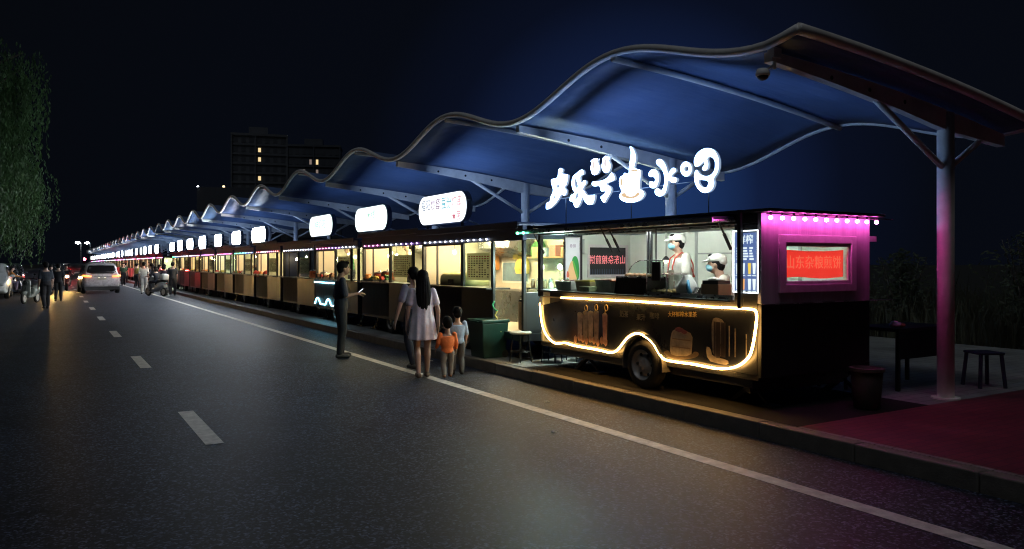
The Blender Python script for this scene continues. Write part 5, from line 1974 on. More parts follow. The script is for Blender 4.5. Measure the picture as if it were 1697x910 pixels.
    if cap is not None:
        b = MB()
        b.ell(hd + Vector((0, -.010 * r, .040 * r)), (.062 * r, .072 * r, .040 * r), 3)
        b.ell(hd + Vector((0, -.042 * r, .022 * r)), (.054 * r, .042 * r, .040 * r), 3)
        b.ell(hd + Vector((0, .066 * r, .024 * r)), (.046 * r, .040 * r, .0075 * r), 3, Matrix.Rotation(R(-14), 3, 'X'))
        link_mesh("cap", fused(b, vx * .9, 2), cap, t)
    if mask is not None:
        b = MB()
        b.ell(hd + Vector((0, .030 * r, -.030 * r)), (.0395 * r, .040 * r, .030 * r), 3)
        b.ell(hd + Vector((0, .050 * r, -.020 * r)), (.018 * r, .022 * r, .020 * r), 3)
        link_mesh("face_mask", fused(b, vx * .9, 2), mask, t)
    if fine:
        b = MB(EYE)
        b.smooth = True
        for s_ in (-1, 1):
            b.ell(hd + Vector((s_ * .0185 * r, .0475 * r, .008 * r)), (.0085 * r, .006 * r, .0045 * r), 2)
        b.build("eyes", t)
        if mask is None:
            b = MB(LIP)
            b.smooth = True
            b.ell(hd + Vector((0, .0525 * r, -.036 * r)), (.014 * r, .005 * r, .0045 * r), 2)
            b.build("mouth", t)
    return t

def cloth(name, c, **k):
    return mat("cloth_" + name, c, .85, var=.2, scale=7, bump=.9, bscale=13, **k)

walkR = dict(kR=(.050, .035, .285), aR=(.050, .045, .046), kL=(-.050, .015, .285), aL=(-.052, -.085, .055))
# man in dark clothes looking at a phone
p = person("man in dark clothes standing on the white line, looking at a phone", (4.36, 13.1, 0), R(-98), 1.70,
           dict(head=(0, .030, .922), eR=(.130, .02, .640), wR=(.095, .150, .660), eL=(-.128, -.03, .625), wL=(-.125, .015, .48), kL=(-.055, .02, .28), aL=(-.058, .015, .042), aR=(.058, -.025, .042), fR=.2, fL=-.1),
           top=cloth("dark_navy", (.016, .021, .042)), bottom=(cloth("charcoal", (.020, .021, .027)), 1.93), shoes=cloth("dark_shoe", (.05, .05, .052)), skin=SKIND, sleeve=.9)
t = thing("mobile_phone", "lit mobile phone in the hand of the man in dark clothes", "phone", (4.66, 12.93, 1.165), R(-98))
b = MB(M_blkpl)
b.box(-.036, .036, -.005, .005, -.07, .07, rot=Matrix.Rotation(R(-50), 3, 'X'))
ph = b.build("phone_body", t, bevel=.003)
b = MB(glow("phone_screen", (.8, .85, 1.0), 1.6))
rt = Matrix.Rotation(R(-50), 3, 'X')
nv = rt @ Vector((0, -1, 0))
b.box(-.031 + nv.x * .006, .031 + nv.x * .006, -.0008 + nv.y * .006, .0008 + nv.y * .006, -.06 + nv.z * .006, .06 + nv.z * .006, rot=rt)
b.build("screen", ph)
# woman in the white dress and the two small children
person("woman with long black hair in a short loose white dress, walking away", (4.58, 10.12, .004), R(-14), 1.56,
       dict(walkR, eL=(-.135, .0, .63), wL=(-.145, .03, .48), eR=(.140, -.015, .63), wR=(.150, .02, .475)), dress=(cloth("white_dress", (.76, .70, .74)), .355), shoes=cloth("sandal", (.16, .12, .09)), hair="long", female=True, sleeve=.62)
person("toddler in an orange and cream jacket with grey trousers, walking by the woman in white", (4.89, 9.95, .004), R(-12), .90,
       dict(kR=(.062, .03, .235), aR=(.062, .03, .05), aL=(-.062, -.05, .055), wL=(-.17, .05, .47)), top=cloth("orange", (.80, .20, .05)), bottom=(cloth("grey_trousers", (.20, .185, .17)), 1.92), shoes=cloth("tan_shoe", (.32, .16, .09)), kind="toddler", sleeve=1.75)
person("small child in a pale blue shirt and grey trousers, just behind the orange toddler", (5.16, 10.16, .004), R(-16), 1.02,
       dict(kL=(-.056, .03, .26), aL=(-.056, .04, .045), aR=(.056, -.05, .05)), top=cloth("pale_blue", (.30, .40, .55)), bottom=(cloth("dark_grey_trousers", (.09, .09, .09)), 1.9), shoes=cloth("black_shoe", (.03, .03, .03)), kind="child", sleeve=.9)
person("person in a pale lilac T-shirt half hidden behind the woman in the white dress", (4.84, 11.05, .004), R(10), 1.60,
       dict(walkR, eL=(-.150, .0, .63), wL=(-.175, .04, .48)), top=cloth("lilac", (.22, .20, .26)), bottom=(cloth("navy", (.025, .027, .04)), 1.9), shoes=cloth("dark_shoe", (.05, .05, .052)), hair="tail", female=True, sleeve=.7)
# vendors in the drinks trailer
wht = cloth("vendor_white", (.66, .66, .60))
v = person("standing vendor in a white cap, blue mask and red strap in the drinks trailer", (6.92, 7.28, ZF), R(64), 1.52,
           dict(pelvis=(0, -.02, .52), chest=(0, .015, .72), neck=(0, .03, .835), head=(0, .055, .918), eR=(.135, .05, .63), wR=(.10, .16, .53), eL=(-.150, .02, .63), wL=(-.135, .10, .50)),
           top=wht, bottom=(cloth("navy", (.025, .027, .04)), 1.95), shoes=cloth("dark_shoe", (.05, .05, .052)), cap=cloth("cap_white", (.72, .74, .70)), mask=cloth("mask_blue", (.25, .52, .62)), sleeve=.75, girth=1.12)
b = MB(cloth("red_strap", (.55, .07, .05)))
b.smooth = True
Hh = 1.52
for s_ in (-1, 1):
    pts = [(s_ * .055, .110, .62), (s_ * .062, .105, .72), (s_ * .066, .085, .79), (s_ * .064, .028, .836), (s_ * .060, -.035, .815), (s_ * .045, -.075, .74), (-s_ * .02, -.098, .63)]
    b.tube([Vector(q) * Hh for q in pts], .009, 6)
b.build("apron_straps", v)
b = MB(cloth("red_apron", (.30, .05, .05)))
b.box(-.11, .11, .140, .148, .48 * Hh, .60 * Hh)
b.build("apron", v)
person("second vendor in a white cap and mask, seated low near the lit drinks menu", (6.92, 6.52, ZF), R(40), 1.62,
       dict(pelvis=(0, -.04, .31), chest=(0, .02, .50), neck=(0, .05, .615), head=(0, .085, .695), sR=(.103, .02, .585), sL=(-.103, .02, .585), eR=(.135, .06, .42), eL=(-.135, .06, .42), wR=(.08, .17, .40), wL=(-.08, .17, .40),
            hR=(.055, -.03, .30), hL=(-.055, -.03, .30), kR=(.075, .21, .30), kL=(-.075, .21, .30), aR=(.075, .22, .045), aL=(-.075, .22, .045)),
       top=wht, bottom=(cloth("navy", (.025, .027, .04)), 1.95), shoes=cloth("dark_shoe", (.05, .05, .052)), cap=cloth("cap_white", (.72, .74, .70)), mask=cloth("mask_blue", (.25, .52, .62)), sleeve=.8, girth=1.05)
t = thing("crate_seat", "plastic crate the second vendor sits on", "crate", (6.92, 6.52, ZF + .007), R(40))
b = MB(mat("blue_crate", (.05, .12, .3), .5))
b.box(-.16, .16, -.22, .08, 0, .36)
b.build("crate_body", t, bevel=.01)
b = MB(mat("blue_crate_rim", (.06, .15, .36), .5))
b.box(-.17, .17, -.23, .09, .361, .395)
b.build("rim", t)
# vendors in the next trailers
vend = dict(eR=(.135, .06, .63), wR=(.09, .17, .56), eL=(-.135, .06, .63), wL=(-.09, .17, .55), chest=(0, .02, .72), neck=(0, .035, .835), head=(0, .06, .92), sR=(.103, .02, .805), sL=(-.103, .02, .805))
person("vendor in white bending over the pots in the violet lit trailer", (7.05, 16.2, .58), R(75), 1.60, vend, top=wht, bottom=(cloth("navy", (.025, .027, .04)), 1.9), shoes=cloth("dark_shoe", (.05, .05, .052)), cap=cloth("cap_white", (.72, .74, .70)), fine=False)
person("vendor in a green top and white cap behind the counter with cyan neon", (6.95, 20.0, .58), R(80), 1.58, vend, top=cloth("green_top", (.10, .26, .12)), bottom=(cloth("navy", (.025, .027, .04)), 1.9), shoes=cloth("dark_shoe", (.05, .05, .052)), cap=cloth("cap_white", (.72, .74, .70)), fine=False)
person("vendor in pale clothes behind the counter of the blue and green lit trailer", (6.95, 30.9, .58), R(90), 1.6, vend, top=wht, bottom=(cloth("navy", (.025, .027, .04)), 1.9), shoes=cloth("dark_shoe", (.05, .05, .052)), fine=False)

# people farther along the road
def walker(label, x, y, rz, H, topc, botc, hair="short", sleeve=.8, pose=None, female=False, z=.004, girth=1.0):
    return person(label, (x, y, z), R(rz), H, pose or dict(walkR), top=cloth(*topc), bottom=(cloth(*botc), 1.9), shoes=cloth("dark_shoe", (.05, .05, .052)), hair=hair, sleeve=sleeve, female=female, fine=False, girth=girth)
navy = ("navy", (.025, .027, .04))
blk = ("black", (.018, .019, .026))
walker("man in a white shirt and pale trousers walking away beside the parked scooter", 4.25, 45.5, -8, 1.74, ("white_shirt", (.62, .60, .55)), ("pale_trousers", (.45, .44, .42)), girth=1.12)
walker("woman with dark hair in black standing between the white shirted man and the scooter riders", 4.75, 46.2, 30, 1.62, blk, blk, "long", female=True)
walker("person in dark clothes facing the scooter rider at the counter", 5.0, 43.3, -30, 1.63, ("dark_plum", (.05, .03, .05)), navy, "bob", female=True)
walker("tall man in black with his back to us, nearest to the row beyond the scooter", 5.32, 42.6, -20, 1.74, blk, ("charcoal", (.020, .021, .027)), girth=1.1)
walker("person in a yellow top beside the far counters, past the silver car", 5.0, 58, -60, 1.66, ("yellow", (.55, .46, .12)), navy)
walker("person in a grey top at the far counters behind the yellow topped one", 5.25, 61.5, 40, 1.62, ("grey_top", (.25, .25, .27)), blk)
walker("person in a red top at the counter beyond the scooter", 5.35, 48.5, -80, 1.6, ("red_top", (.42, .05, .05)), blk, "bob", female=True)
walker("person in white at a counter near the gap in the row", 5.4, 53.0, -75, 1.68, ("white_shirt", (.62, .60, .55)), navy)
walker("person in dark green walking toward us past the far counters", 4.6, 64, 175, 1.7, ("dark_green", (.05, .10, .06)), blk)
walker("person in a pale pink top far along the row", 5.0, 70, 20, 1.6, ("pale_pink", (.5, .3, .32)), navy, "long", female=True)
walker("person in black far along the row by the pink topped one", 5.4, 73, -30, 1.7, blk, navy)
walker("large man in dark clothes standing closest to us on the unlit roadside", -.18, 32.6, 20, 1.72, ("dark_slate", (.035, .045, .06)), blk, girth=1.15, pose={})
walker("person in black on the unlit side, beside the golden reflection", .26, 38.6, -10, 1.66, blk, blk, pose={})

# ------------------------------------------------------------------ scooters
def scooter(label, loc, rz, body_m, lit=True, tail=False, group="scooters on the road"):
    """Local axes: y forward."""
    t = thing("motor_scooter", label, "scooter", loc, rz, group)
    for y in (-.62, .62):
        b = MB(M_rub)
        b.smooth = True
        b.lathe([(.15, -.04), (.21, -.045), (.23, -.02), (.23, .02), (.21, .045), (.15, .04)], (0, y, .23), 'X', 20, caps=False)
        w = b.build("wheel", t)
        b = MB(M_rim)
        b.lathe([(.155, -.035), (.05, -.045), (.05, .045), (.155, .035)], (0, y, .23), 'X', 16)
        b.build("rim", w)
    b = MB()
    b.ring_loft([[Vector((s_ * math.cos(2 * math.pi * i / 14), y, zc + hh * math.sin(2 * math.pi * i / 14))) for i in range(14)] for y, s_, zc, hh in ((-.82, .05, .66, .05), (-.70, .13, .60, .15), (-.40, .17, .52, .22), (-.12, .16, .44, .22), (.02, .13, .32, .10), (.30, .14, .28, .07), (.40, .14, .32, .10))])
    b.ring_loft([[Vector((w_ * math.cos(2 * math.pi * i / 14), y + d_ * math.sin(2 * math.pi * i / 14), z)) for i in range(14)] for z, y, w_, d_ in ((.26, .42, .13, .05), (.50, .44, .19, .07), (.75, .37, .17, .07), (.92, .32, .13, .09), (1.02, .29, .08, .06))])
    b.seg((0, .58, .40), .075, (0, .70, .44), .06)
    b.seg((0, .48, .46), .075, (0, .62, .47), .07)
    link_mesh("body", fused(b, .018, 3), body_m, t)
    b = MB(M_black)
    b.smooth = True
    b.ring_loft([[Vector((w_ * math.cos(2 * math.pi * i / 12), y, zc + .045 * math.sin(2 * math.pi * i / 12))) for i in range(12)] for y, w_, zc in ((-.78, .06, .77), (-.60, .13, .78), (-.30, .15, .76), (-.05, .11, .73), (.0, .06, .72))])
    b.build("seat", t)
    b = MB(M_black)
    b.tube([(-.33, .20, 1.0), (-.2, .27, 1.03), (0, .30, 1.02), (.2, .27, 1.03), (.33, .20, 1.0)], .016, 8)
    b.tube([(0, .30, 1.0), (0, .62, .25)], .025, 8)
    b.build("handlebar", t)
    for s_ in (-1, 1):
        b = MB(M_black)
        b.tube([(s_ * .2, .27, 1.03), (s_ * .26, .28, 1.18)], .007, 6)
        b.ell((s_ * .27, .28, 1.21), (.05, .012, .035), 2)
        b.build("mirror", t)
    b = MB(glow("headlight_beam", (1.0, .60, .18), 1900) if lit else M_steel)
    b.smooth = True
    b.ell((0, .43, .86), (.07, .04, .055), 2)
    hl_ = b.build("headlight", t)
    b = MB(M_black)
    b.lathe([(.078, .37), (.088, .53), (.084, .53), (.074, .37)], (0, 0, .86), "Y", 16, caps=False)  # hood added to keep the headlight from lighting the trailers sideways
    b.build("headlight_hood", hl_)
    b = MB(glow("tail_red", (1.0, .04, .03), 5) if tail else mat("red_lens", (.3, .02, .02), .2))
    b.ell((0, -.835, .66), (.06, .02, .03), 2)
    b.build("tail_light", t)
    b = MB(mat("number_plate", (.5, .5, .45), .5))
    b.box(-.09, .09, -.80, -.792, .44, .55)
    b.build("number_plate", t)
    return t
silver = mat("silver_paint", (.48, .48, .50), .3, metal=.2, var=.06, coat=.4)
ride = dict(pelvis=(0, -.06, .47), chest=(0, .0, .66), neck=(0, .03, .78), head=(0, .05, .865), sR=(.103, .01, .745), sL=(-.103, .01, .745), eR=(.16, .10, .63), eL=(-.16, .10, .63), wR=(.19, .25, .61), wL=(-.19, .25, .61),
            hR=(.06, -.06, .455), hL=(-.06, -.06, .455), kR=(.10, .16, .44), kL=(-.10, .16, .44), aR=(.10, .13, .21), aL=(-.10, .13, .21))
scooter("silver scooter with a pale rear box stopped beside the counters", (4.55, 42.6, .004), R(28), silver, lit=False)
b = MB(mat("white_top_box", (.62, .62, .58), .4))
b.smooth = True
b.ring_loft([[(x, y, z) for x, y in rounded(.36 * s_, .34 * s_, .1 * s_, 4)] for z, s_ in ((0, .9), (.03, 1), (.22, 1), (.29, .85), (.31, .4))])
t = thing("top_box", "pale rounded delivery box on the back of the silver scooter", "box", (4.55 + .66 * math.sin(R(28)), 42.6 - .66 * math.cos(R(28)), .835), R(28))
b.build("box_shell", t)
b = MB(M_black)
b.box(-.17, .17, -.17, .17, -.012, -.001)
b.build("base_plate", t)
walker("scooter rider in black sitting on the silver scooter", 4.55, 42.6, 28, 1.62, blk, navy, "bob", pose=ride, female=True, z=.004)
scooter("dark scooter with a rider in an orange jacket at the unlit roadside", (-1.78, 46.2, .004), R(-75), mat("dark_blue_paint", (.03, .04, .06), .3, coat=.4), lit=False)
walker("scooter rider in an orange jacket at the unlit roadside", -1.78, 46.2, -75, 1.62, ("orange_jacket", (.62, .24, .05)), ("purple_grey", (.16, .13, .2)), pose=ride, sleeve=1.8)
scooter("grey scooter parked behind the large man in dark clothes", (-.75, 37.5, .004), R(160), mat("grey_scooter_paint", (.16, .18, .17), .35, coat=.3), lit=False)
scooter("oncoming scooter with a lit headlight between the dark figures on the unlit side", (-.02, 47.5, .004), R(178), mat("black_scooter_paint", (.03, .03, .035), .3, coat=.4))
walker("rider of the oncoming scooter between the dark figures", -.02, 47.5, 178, 1.65, ("dim_grey", (.12, .13, .14)), blk, pose=ride)
scooter("oncoming scooter whose headlight throws the long golden reflection", (.78, 54.5, .004), R(182), mat("red_scooter_paint", (.2, .03, .03), .3, coat=.4))
walker("rider behind the headlight with the long golden reflection", .78, 54.5, 182, 1.68, blk, blk, pose=ride)

# ------------------------------------------------------------------ cars
def car(label, loc, rz, paint, brake=(1.0, .25, .06), brk=3.0, head=False, tall=1.68, L_=4.7, W=1.86, name="parked_car", group=None, detail=True):
    """Local axes: y forward. Body lofted from cross sections, glass and lamps laid on it."""
    t = thing(name, label, "car", loc, rz, group)
    hw = W / 2
    st = [(-L_ / 2, .46, .72, .80, .80), (-L_ / 2 + .08, .34, .98, .92, .99), (-L_ / 2 + .22, .25, 1.02, .97, 1.30), (-L_ / 2 + .50, .22, 1.02, 1.0, tall - .04), (-L_ / 2 + 1.2, .20, 1.0, 1.0, tall), (-.1, .20, .98, 1.0, tall - .01), (.65, .20, .96, 1.0, tall - .13), (1.45, .20, .98, .99, 1.06), (L_ / 2 - .45, .22, .88, .96, .90), (L_ / 2 - .12, .28, .74, .86, .76), (L_ / 2, .38, .60, .72, .62)]
    rings = []
    for y, zb, zs, wf, zr in st:
        w = hw * wf
        roofw = w * (.76 if zr > 1.2 else .90)
        zr = max(zr, zs + .01)
        half = [(w * .86, zb), (w * .97, zb + .08), (w, (zb + zs) / 2), (w * .985, zs - .03), (w * .96, zs), (roofw + (w * .96 - roofw) * .35, zs + (zr - zs) * .65), (roofw, zr - .06 * min(1, (zr - zs) * 2)), (roofw * .80, zr - .005), (roofw * .3, zr + .012)]
        ring = [Vector((x, y, z)) for x, z in half] + [Vector((-x, y, z)) for x, z in reversed(half)]
        rings.append(ring)
    b = MB(paint)
    b.smooth = True
    b.ring_loft(rings)
    o = b.build("body", t)
    sd = o.modifiers.new("sub", 'SUBSURF')
    sd.levels = 2
    sd.render_levels = 2
    gl = mat("dark_car_glass", (.012, .012, .014), .06, var=.1, spec=.7)
    ry = -L_ / 2
    b = MB(gl)
    b.smooth = True
    # rear window: follows the tailgate between belt and roof
    pl = []
    for z, y, w in ((1.09, ry + .135, .72), (1.25, ry + .19, .71), (1.42, ry + .28, .665), (1.545, ry + .385, .60)):
        pl.append([Vector((w * hw / .93 * (i / 5 - 1) , y + .04 * abs(i / 5 - 1) ** 3 - .022, z + .02 * (1 - abs(i / 5 - 1)))) for i in range(11)])
    b.ring_loft(pl, caps=False, closed=False)
    rw = b.build("rear_window", t)
    so = rw.modifiers.new("t", 'SOLIDIFY')
    so.thickness = .012
    for s_ in (-1, 1):
        b = MB(gl)
        b.ring_loft([[Vector((s_ * hw * x, y, z)) for x, y, z in ((.945, ry + .75, 1.06), (.945, 1.25, 1.04), (.80, .62, tall - .20), (.79, ry + .85, tall - .17))],
                     [Vector((s_ * (hw * x + .012), y, z)) for x, y, z in ((.945, ry + .75, 1.06), (.945, 1.25, 1.04), (.80, .62, tall - .20), (.79, ry + .85, tall - .17))]])
        b.build("side_window", t)
        b = MB(glow("tail_" + str(brake), brake, brk))
        b.smooth = True
        b.tube([(s_ * hw * .97, ry + .22, .99), (s_ * hw * .88, ry + .03, .975), (s_ * hw * .55, ry - .035, .955)], [.05, .055, .035], 8)
        b.build("tail_light", t)
        b = MB(glow("car_headlight", (1, .95, .85), 120) if head else mat("clear_lens", (.5, .5, .5), .15))
        b.smooth = True
        b.ell((s_ * hw * .66, L_ / 2 - .10, .68), (.17, .10, .07), 2)
        b.build("headlight", t)
        b = MB(paint)
        b.smooth = True
        b.ell((s_ * (hw + .09), .75, 1.06), (.11, .06, .075), 2)
        b.build("mirror", t)
    if detail:
        b = MB(mat("chrome_strip", (.5, .5, .5), .15, metal=1.0))
        b.box(-hw * .52, hw * .52, ry - .045, ry - .02, .925, .95)
        b.build("chrome_strip", t)
    b = MB(mat("yellow_plate", (.42, .40, .34), .5))
    b.box(-.22, .22, ry - .035, ry - .015, .76, .87)
    np_ = b.build("number_plate", t)
    if detail:
        b = MB(glow("plate_lamp", (1.0, .85, .5), 4.0))
        for s_ in (-.14, .14):
            b.box(s_ - .03, s_ + .03, ry - .042, ry - .03, .88, .895)
        b.build("plate_lamps", np_)
    b = MB(M_blkpl)
    b.prism([(-hw * .90, .20), (hw * .90, .20), (hw * .94, .40), (-hw * .94, .40)], 'Y', ry + .03, ry + .3)
    b.build("rear_bumper", t, bevel=.02)
    for y in (ry + .92, L_ / 2 - .95):
        for s_ in (-1, 1):
            wheel(t, (s_ * (hw - .10), y, .33), .33, .22, 'X', 24, 5)
    return t
car("silver people carrier driving away with orange tail lights", (2.28, 49.8, .004), R(2), mat("silver_car_paint", (.52, .50, .53), .28, metal=.15, var=.05, coat=.6), (1.0, .20, .03), 4.0, name="people_carrier", tall=1.72)
white_paint = mat("white_car_paint", (.62, .64, .64), .3, var=.05, coat=.5)
dark_paint = mat("dark_car_paint", (.03, .035, .04), .25, var=.1, coat=.6)
car("white car parked at the unlit roadside under the willow", (-2.62, 44.5, .004), R(180), white_paint, brk=.0, group="cars parked on the unlit side")
car("dark car parked beyond the white one on the unlit side", (-2.55, 52.5, .004), R(180), dark_paint, brk=.0, group="cars parked on the unlit side")
car("dark car parked farthest along the unlit side", (-2.5, 61, .004), R(180), dark_paint, brk=.0, group="cars parked on the unlit side")
red = (1.0, .02, .02)
car("dark car braking with red tail lights ahead of the silver people carrier", (1.95, 82, .004), R(0), dark_paint, red, 400, name="moving_car", detail=False)
car("pale car with red tail lights far down the road", (1.7, 105, .004), R(0), white_paint, red, 400, name="moving_car", detail=False)
car("oncoming car with white headlights far down the road", (.4, 96, .004), R(180), dark_paint, red, 0, head=True, name="moving_car", detail=False)
# traffic signal and street lamps at the far end
t = thing("traffic_signal", "red traffic light on a pole far down the road", "traffic light", (5.9, 183, 0))
b = MB(M_black)
b.tube([(0, 0, 0), (0, 0, 3.1)], .07, 8)
b.build("pole", t)
b = MB(M_black)
b.box(-.30, .30, -.12, .12, 1.2, 3.0)
b.build("signal_box", t)
b = MB(glow("signal_red", (1.0, .03, .05), 500))
b.ell((0, -.13, 2.6), (.24, .04, .24), 2)
b.build("red_lens", t)
for i, (x, lab) in enumerate(((8.3, "distant street lamp with a white head, farther from the canopy end"), (11.0, "distant street lamp with a white head, closer to the canopy end"))):
    t = thing("street_lamp", lab, "street lamp", (x, 290, 0), 0)
    b = MB(M_steel)
    b.tube([(0, 0, 0), (0, 0, 8.4)], [.14, .08], 8)
    b.tube([(0, 0, 8.3), (-.8, 0, 8.6)], .05, 6)
    b.build("pole", t)
    b = MB(glow("street_lamp_light", (.92, .97, 1.0), 160))
    b.ell((-.9, 0, 8.5), (.75, .4, .30), 2)
    b.build("lamp_head", t)

# ------------------------------------------------------------------ buildings far off
def ray(px, d):
    q = (px - 848.5) / 1270
    return d * (.515 + .857 * q), d * (.857 - .515 * q)
facade = mat("grey_facade", (.17, .185, .21), .8, var=.2, scale=.15)
facd = mat("dark_facade", (.12, .135, .16), .8, var=.2, scale=.15)
winl = {k: glow("lit_window_" + k, c, s_) for k, (c, s_) in dict(warm=((1, .74, .36), 1.0), white=((.9, .95, 1.0), 1.5), dim=((.8, .6, .5), .25)).items()}
wind = mat("unlit_window", (.11, .12, .14), .5)
def tower(label, p0, width, depth, height, rz, lit, m, floors=16, cols=6):
    t = thing("apartment_tower", label, "building", (p0[0], p0[1], 0), rz)
    fh = height / floors
    b = MB(m)
    b.box(-width / 2, width / 2, 0, depth, 0, height)
    b.box(-width / 2 - .3, width / 2 + .3, -.3, depth + .3, height, height + .8)
    b.box(-width * .2, width * .15, depth * .3, depth * .7, height + .8, height + 4)
    for i in range(1, floors):
        b.box(-width / 2, width / 2, -.25, 0, i * fh - .15, i * fh + .15)
    for j in (0, cols // 2, cols):
        x = -width / 2 + j * width / cols
        b.box(x - .25, x + .25, -.4, 0.0, 0, height - .1)
    b.build("walls", t)
    bw = MB(wind)
    bw.box(-width / cols * .28, width / cols * .28, -.06, .02, .9, fh * .78)
    proto = None
    for i in range(floors):
        for j in range(cols):
            if (i, j) in lit:
                continue
            if proto is None:
                w_ = proto = bw.build("window", t)
            else:
                w_ = proto.copy()
                COL.objects.link(w_)
            w_.location = (-width / 2 + (j + .5) * width / cols, 0, i * fh)
    for (i, j), k_ in lit.items():
        xc = -width / 2 + (j + .5) * width / cols
        b = MB(winl[k_])
        b.box(xc - width / cols * .17, xc + width / cols * .17, -.07, .02, i * fh + 1.0, i * fh + fh * .72)
        b.build("lit_window", t)
    return t
x0, y0 = ray(430, 290)
tower("dark apartment tower with a single column of warm lit windows", (x0, y0), 20, 14, 50, R(-14), {(12, 3): 'warm', (11, 3): 'warm', (9, 3): 'warm', (6, 3): 'warm'}, facade, 14, 7)
x0, y0 = ray(520, 330)
tower("dark apartment tower with scattered white and warm windows beside the wave of the canopy", (x0, y0), 22, 14, 52, R(-22), {(10, 4): 'warm', (9, 4): 'dim', (8, 4): 'warm', (8, 5): 'white', (8, 1): 'white', (10, 3): 'dim', (7, 6): 'white', (9, 2): 'dim'}, facd, 12, 8)
# low hall with a lit roof edge
xa, ya = ray(326, 165)
xb, yb = ray(392, 215)
t = thing("low_hall", "low dark hall with a string of white lights along its sloping roof edge", "building", (xa, ya, 0))
dx, dy = xb - xa, yb - ya
b = MB(facd)
nx_, ny_ = Vector((-dy, dx)).normalized() * -12
b.ring_loft([[Vector((0, 0, 0)), Vector((dx, dy, 0)), Vector((dx + nx_, dy + ny_, 0)), Vector((nx_, ny_, 0))], [Vector((0, 0, 18.2)), Vector((dx, dy, 20.3)), Vector((dx + nx_, dy + ny_, 20.3)), Vector((nx_, ny_, 18.2))]])
b.build("walls", t)
b = MB(glow("roof_edge_light", (.85, .93, 1.0), 14))
for u, s_ in ((.02, .10), (.15, .12), (.27, .16), (.36, .2), (.46, .45), (.52, .3), (.66, .16), (.78, .42), (.82, .3), (.95, .12)):
    b.ell((dx * u, dy * u - .2, 18.2 + 2.1 * u + .15), (s_ * 2.0, s_ * 1.2, s_ * 1.1), 1)
b.tube([(0, -.2, 18.25), (dx, dy - .2, 20.35)], .05, 5)
b.use(glow("roof_warm_light", (1, .7, .35), 4))
b.box(dx * .61 - .25, dx * .61 + .25, dy * .61 - .4, dy * .61 - .2, 18.7, 21.5)
b.build("roof_lights", t)

# ------------------------------------------------------------------ willows at the roadside, grass behind the canopy
bark = mat("bark", (.08, .06, .045), .9, var=.3, bump=.6, bscale=25)
leafm = sheet("willow_leaves", (.055, .125, .042), .35, .55)
def willow(label, x, y, H, rad, seed, n_str=230):
    q = random.Random(seed)
    t = thing("willow_tree", label, "tree", (x, y, 0), 0, "willows along the unlit roadside")
    b = MB(bark)
    b.smooth = True
    tips = []
    b.tube([(0, 0, 0), (.1, .05, H * .2), (-.05, .1, H * .45), (.05, 0, H * .72)], [.32, .25, .18, .08], 10)
    for i in range(16):
        a = i * 2.399
        z0 = H * q.uniform(.28, .66)
        rr = rad * q.uniform(.4, .85)
        z1 = min(H * .97, z0 + H * q.uniform(.18, .34))
        p = [Vector((0, 0, z0)), Vector((rr * .4 * math.cos(a), rr * .4 * math.sin(a), (z0 + z1) / 2 + .5)), Vector((rr * math.cos(a), rr * math.sin(a), z1))]
        b.tube(p, [.10, .06, .02], 6)
        tips.append(p)
    b.build("trunk", t)
    b = MB(leafm)
    for i in range(n_str):
        p = tips[q.randrange(len(tips))]
        u = q.uniform(.35, 1)
        st = (p[1].lerp(p[2], (u - .35) / .65)) + Vector((q.gauss(0, .5), q.gauss(0, .5), q.uniform(-.3, .6)))
        r_ = math.hypot(st.x, st.y)
        zmin = q.uniform(1.3, 1.3 + H * .42)
        ln = max(.8, min(st.z - zmin, q.uniform(1.5, H * .55)))
        dr = Vector((st.x, st.y, 0)).normalized() * q.uniform(.1, .7)
        nl = int(ln * 9)
        for k in range(nl):
            v = k / nl
            c = st + dr * math.sin(min(1, v * 2.5) * 1.57) + Vector((q.gauss(0, .05), q.gauss(0, .05), -ln * v))
            a = q.uniform(0, 6.283)
            w = Vector((math.cos(a), math.sin(a), 0)) * q.uniform(.028, .05)
            h = Vector((q.gauss(0, .05), q.gauss(0, .05), -q.uniform(.12, .24)))
            try:
                f = b.bm.faces.new([b.bm.verts.new(c - w * .3), b.bm.verts.new(c + h * .5 - w), b.bm.verts.new(c + h), b.bm.verts.new(c + h * .5 + w)])
            except ValueError:
                pass
    b.build("crown", t, fix=False)
willow("tall drooping willow hanging over the unlit roadside, closest to us", -3.5, 38.0, 11.8, 3.2, 5, 1000)
willow("drooping willow behind the closest one", -3.2, 49.0, 10.5, 3.4, 9, 700)
willow("farthest visible willow down the unlit side", -3.6, 66.0, 10.5, 4.0, 12, 500)
gm = sheet("dry_grass", (.085, .08, .045), .3, .7)
b = MB(gm)
q = random.Random(4)
for i in range(9000):
    x = q.uniform(14.6, 24)
    y = q.uniform(2.0, 17)
    h = q.uniform(.4, 1.1) * (1.5 if q.random() < .06 else 1)
    a = q.uniform(0, 6.283)
    w = Vector((math.cos(a), math.sin(a), 0)) * q.uniform(.008, .02)
    ln = Vector((q.gauss(0, .16), q.gauss(0, .16), 0)) * h
    c = Vector((x, y, 0.0))
    m1 = c + Vector((0, 0, h * .6)) + ln * .3
    tp = c + Vector((0, 0, h)) + ln
    b.bm.faces.new([b.bm.verts.new(c - w), b.bm.verts.new(c + w), b.bm.verts.new(m1 + w * .8), b.bm.verts.new(tp), b.bm.verts.new(m1 - w * .8)])
go = b.build("tall_grass", fix=False)
tag(go, "tall dry grass and weeds growing behind the canopy", "grass", kind="stuff")
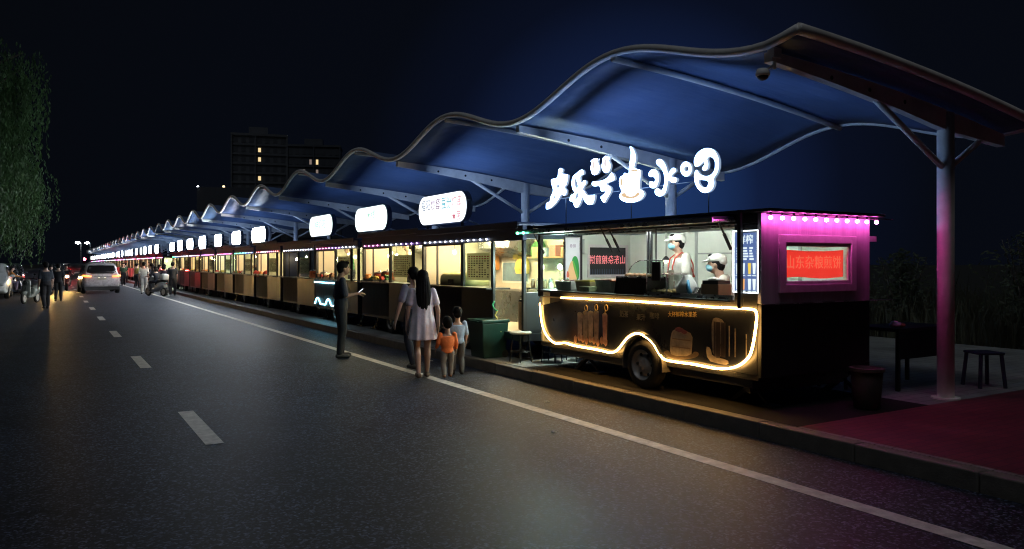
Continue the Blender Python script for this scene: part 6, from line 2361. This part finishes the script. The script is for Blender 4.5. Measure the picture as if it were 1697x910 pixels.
for i, (x, y, h, lab) in enumerate(((15.6, 6.4, 2.1, "tall leafy weed clump behind the pink lit post"), (17.2, 8.0, 2.4, "larger leafy bush behind the weed clump"), (16.3, 10.2, 2.0, "leafy bush in the dark behind the dark table"), (15.4, 4.4, 1.6, "low leafy bush at the edge of the red paving"))):
    t = thing("bush", lab, "bush", (x, y, 0))
    b = MB(bark)
    for k in range(7):
        a = k * .9
        b.tube([(0, 0, 0), (.25 * math.cos(a), .25 * math.sin(a), h * .5), (.5 * math.cos(a), .5 * math.sin(a), h * .9)], [.03, .02, .008], 5)
    b.build("stems", t)
    b = MB(sheet("weed_leaves", (.06, .075, .035), .3, .6))
    for k in range(1500):
        rr = abs(q.gauss(0, .42)) * h / 2
        a = q.uniform(0, 6.283)
        c = Vector((rr * math.cos(a), rr * math.sin(a), h * q.uniform(.08, 1.0) * (1 - .25 * rr)))
        u = Vector((q.gauss(0, 1), q.gauss(0, 1), q.gauss(0, .7))).normalized() * q.uniform(.04, .09)
        v = u.orthogonal().normalized() * q.uniform(.015, .035)
        b.bm.faces.new([b.bm.verts.new(c - u), b.bm.verts.new(c + v), b.bm.verts.new(c + u), b.bm.verts.new(c - v)])
    b.build("foliage", t, fix=False)

# ------------------------------------------------------------------ food set out on the lit counters, scraps on the road
for i in range(1, 10):
    if i == 3:
        continue
    y0 = 9.98 + PS * i
    q = random.Random(500 + i)
    yy = y0 + 1.9
    while yy < y0 + 3.3:
        w = q.uniform(.12, .24)
        t = thing("food_tray", "small tray heaped with food on one of the lit trailer counters", "food tray", (6.20 + q.uniform(.0, .12), yy + w / 2, 1.251), 0, "trays of food on the trailer counters")
        b = MB(M_steel)
        b.ring_loft([[(sx * .10 * s_, sy * w * .48 * s_, z) for sx, sy in ((-1, -1), (1, -1), (1, 1), (-1, 1))] for z, s_ in ((0, .85), (.045, 1))])
        b.build("tray", t)
        b = MB(CLUT[q.choice([0, 1, 1, 2, 3, 5, 6, 6])])
        b.smooth = True
        h = q.uniform(.03, .12)
        for j in range(7):
            b.ell((q.uniform(-.06, .06), q.uniform(-.34, .34) * w, .05 + h * q.random()), (.035, .035, .03), 1)
        b.ell((0, 0, .045), (.085, w * .42, h), 2)
        b.build("food", t)
        yy += w + q.uniform(.04, .3)
for x, y, lab in ((5.05, 7.6, "tiny scrap of white paper on the asphalt between the line and the kerb"), (4.2, 6.2, "tiny pale scrap of paper lying on the open lane near the white line"), (5.5, 11.8, "tiny crumpled tissue by the kerb beyond the children")):
    t = thing("paper_scrap", lab, "litter", (x, y, .004))
    b = MB(mat("litter_paper", (.55, .54, .50), .8))
    q = random.Random(int(x * 10))
    b.ring_loft([[(.035 * s_ * math.cos(a) * q.uniform(.7, 1.2), .028 * s_ * math.sin(a) * q.uniform(.7, 1.2), z + q.uniform(0, .004)) for a in [k * .785 for k in range(8)]] for z, s_ in ((0, 1), (.008, .9), (.014, .4))])
    b.build("paper", t)
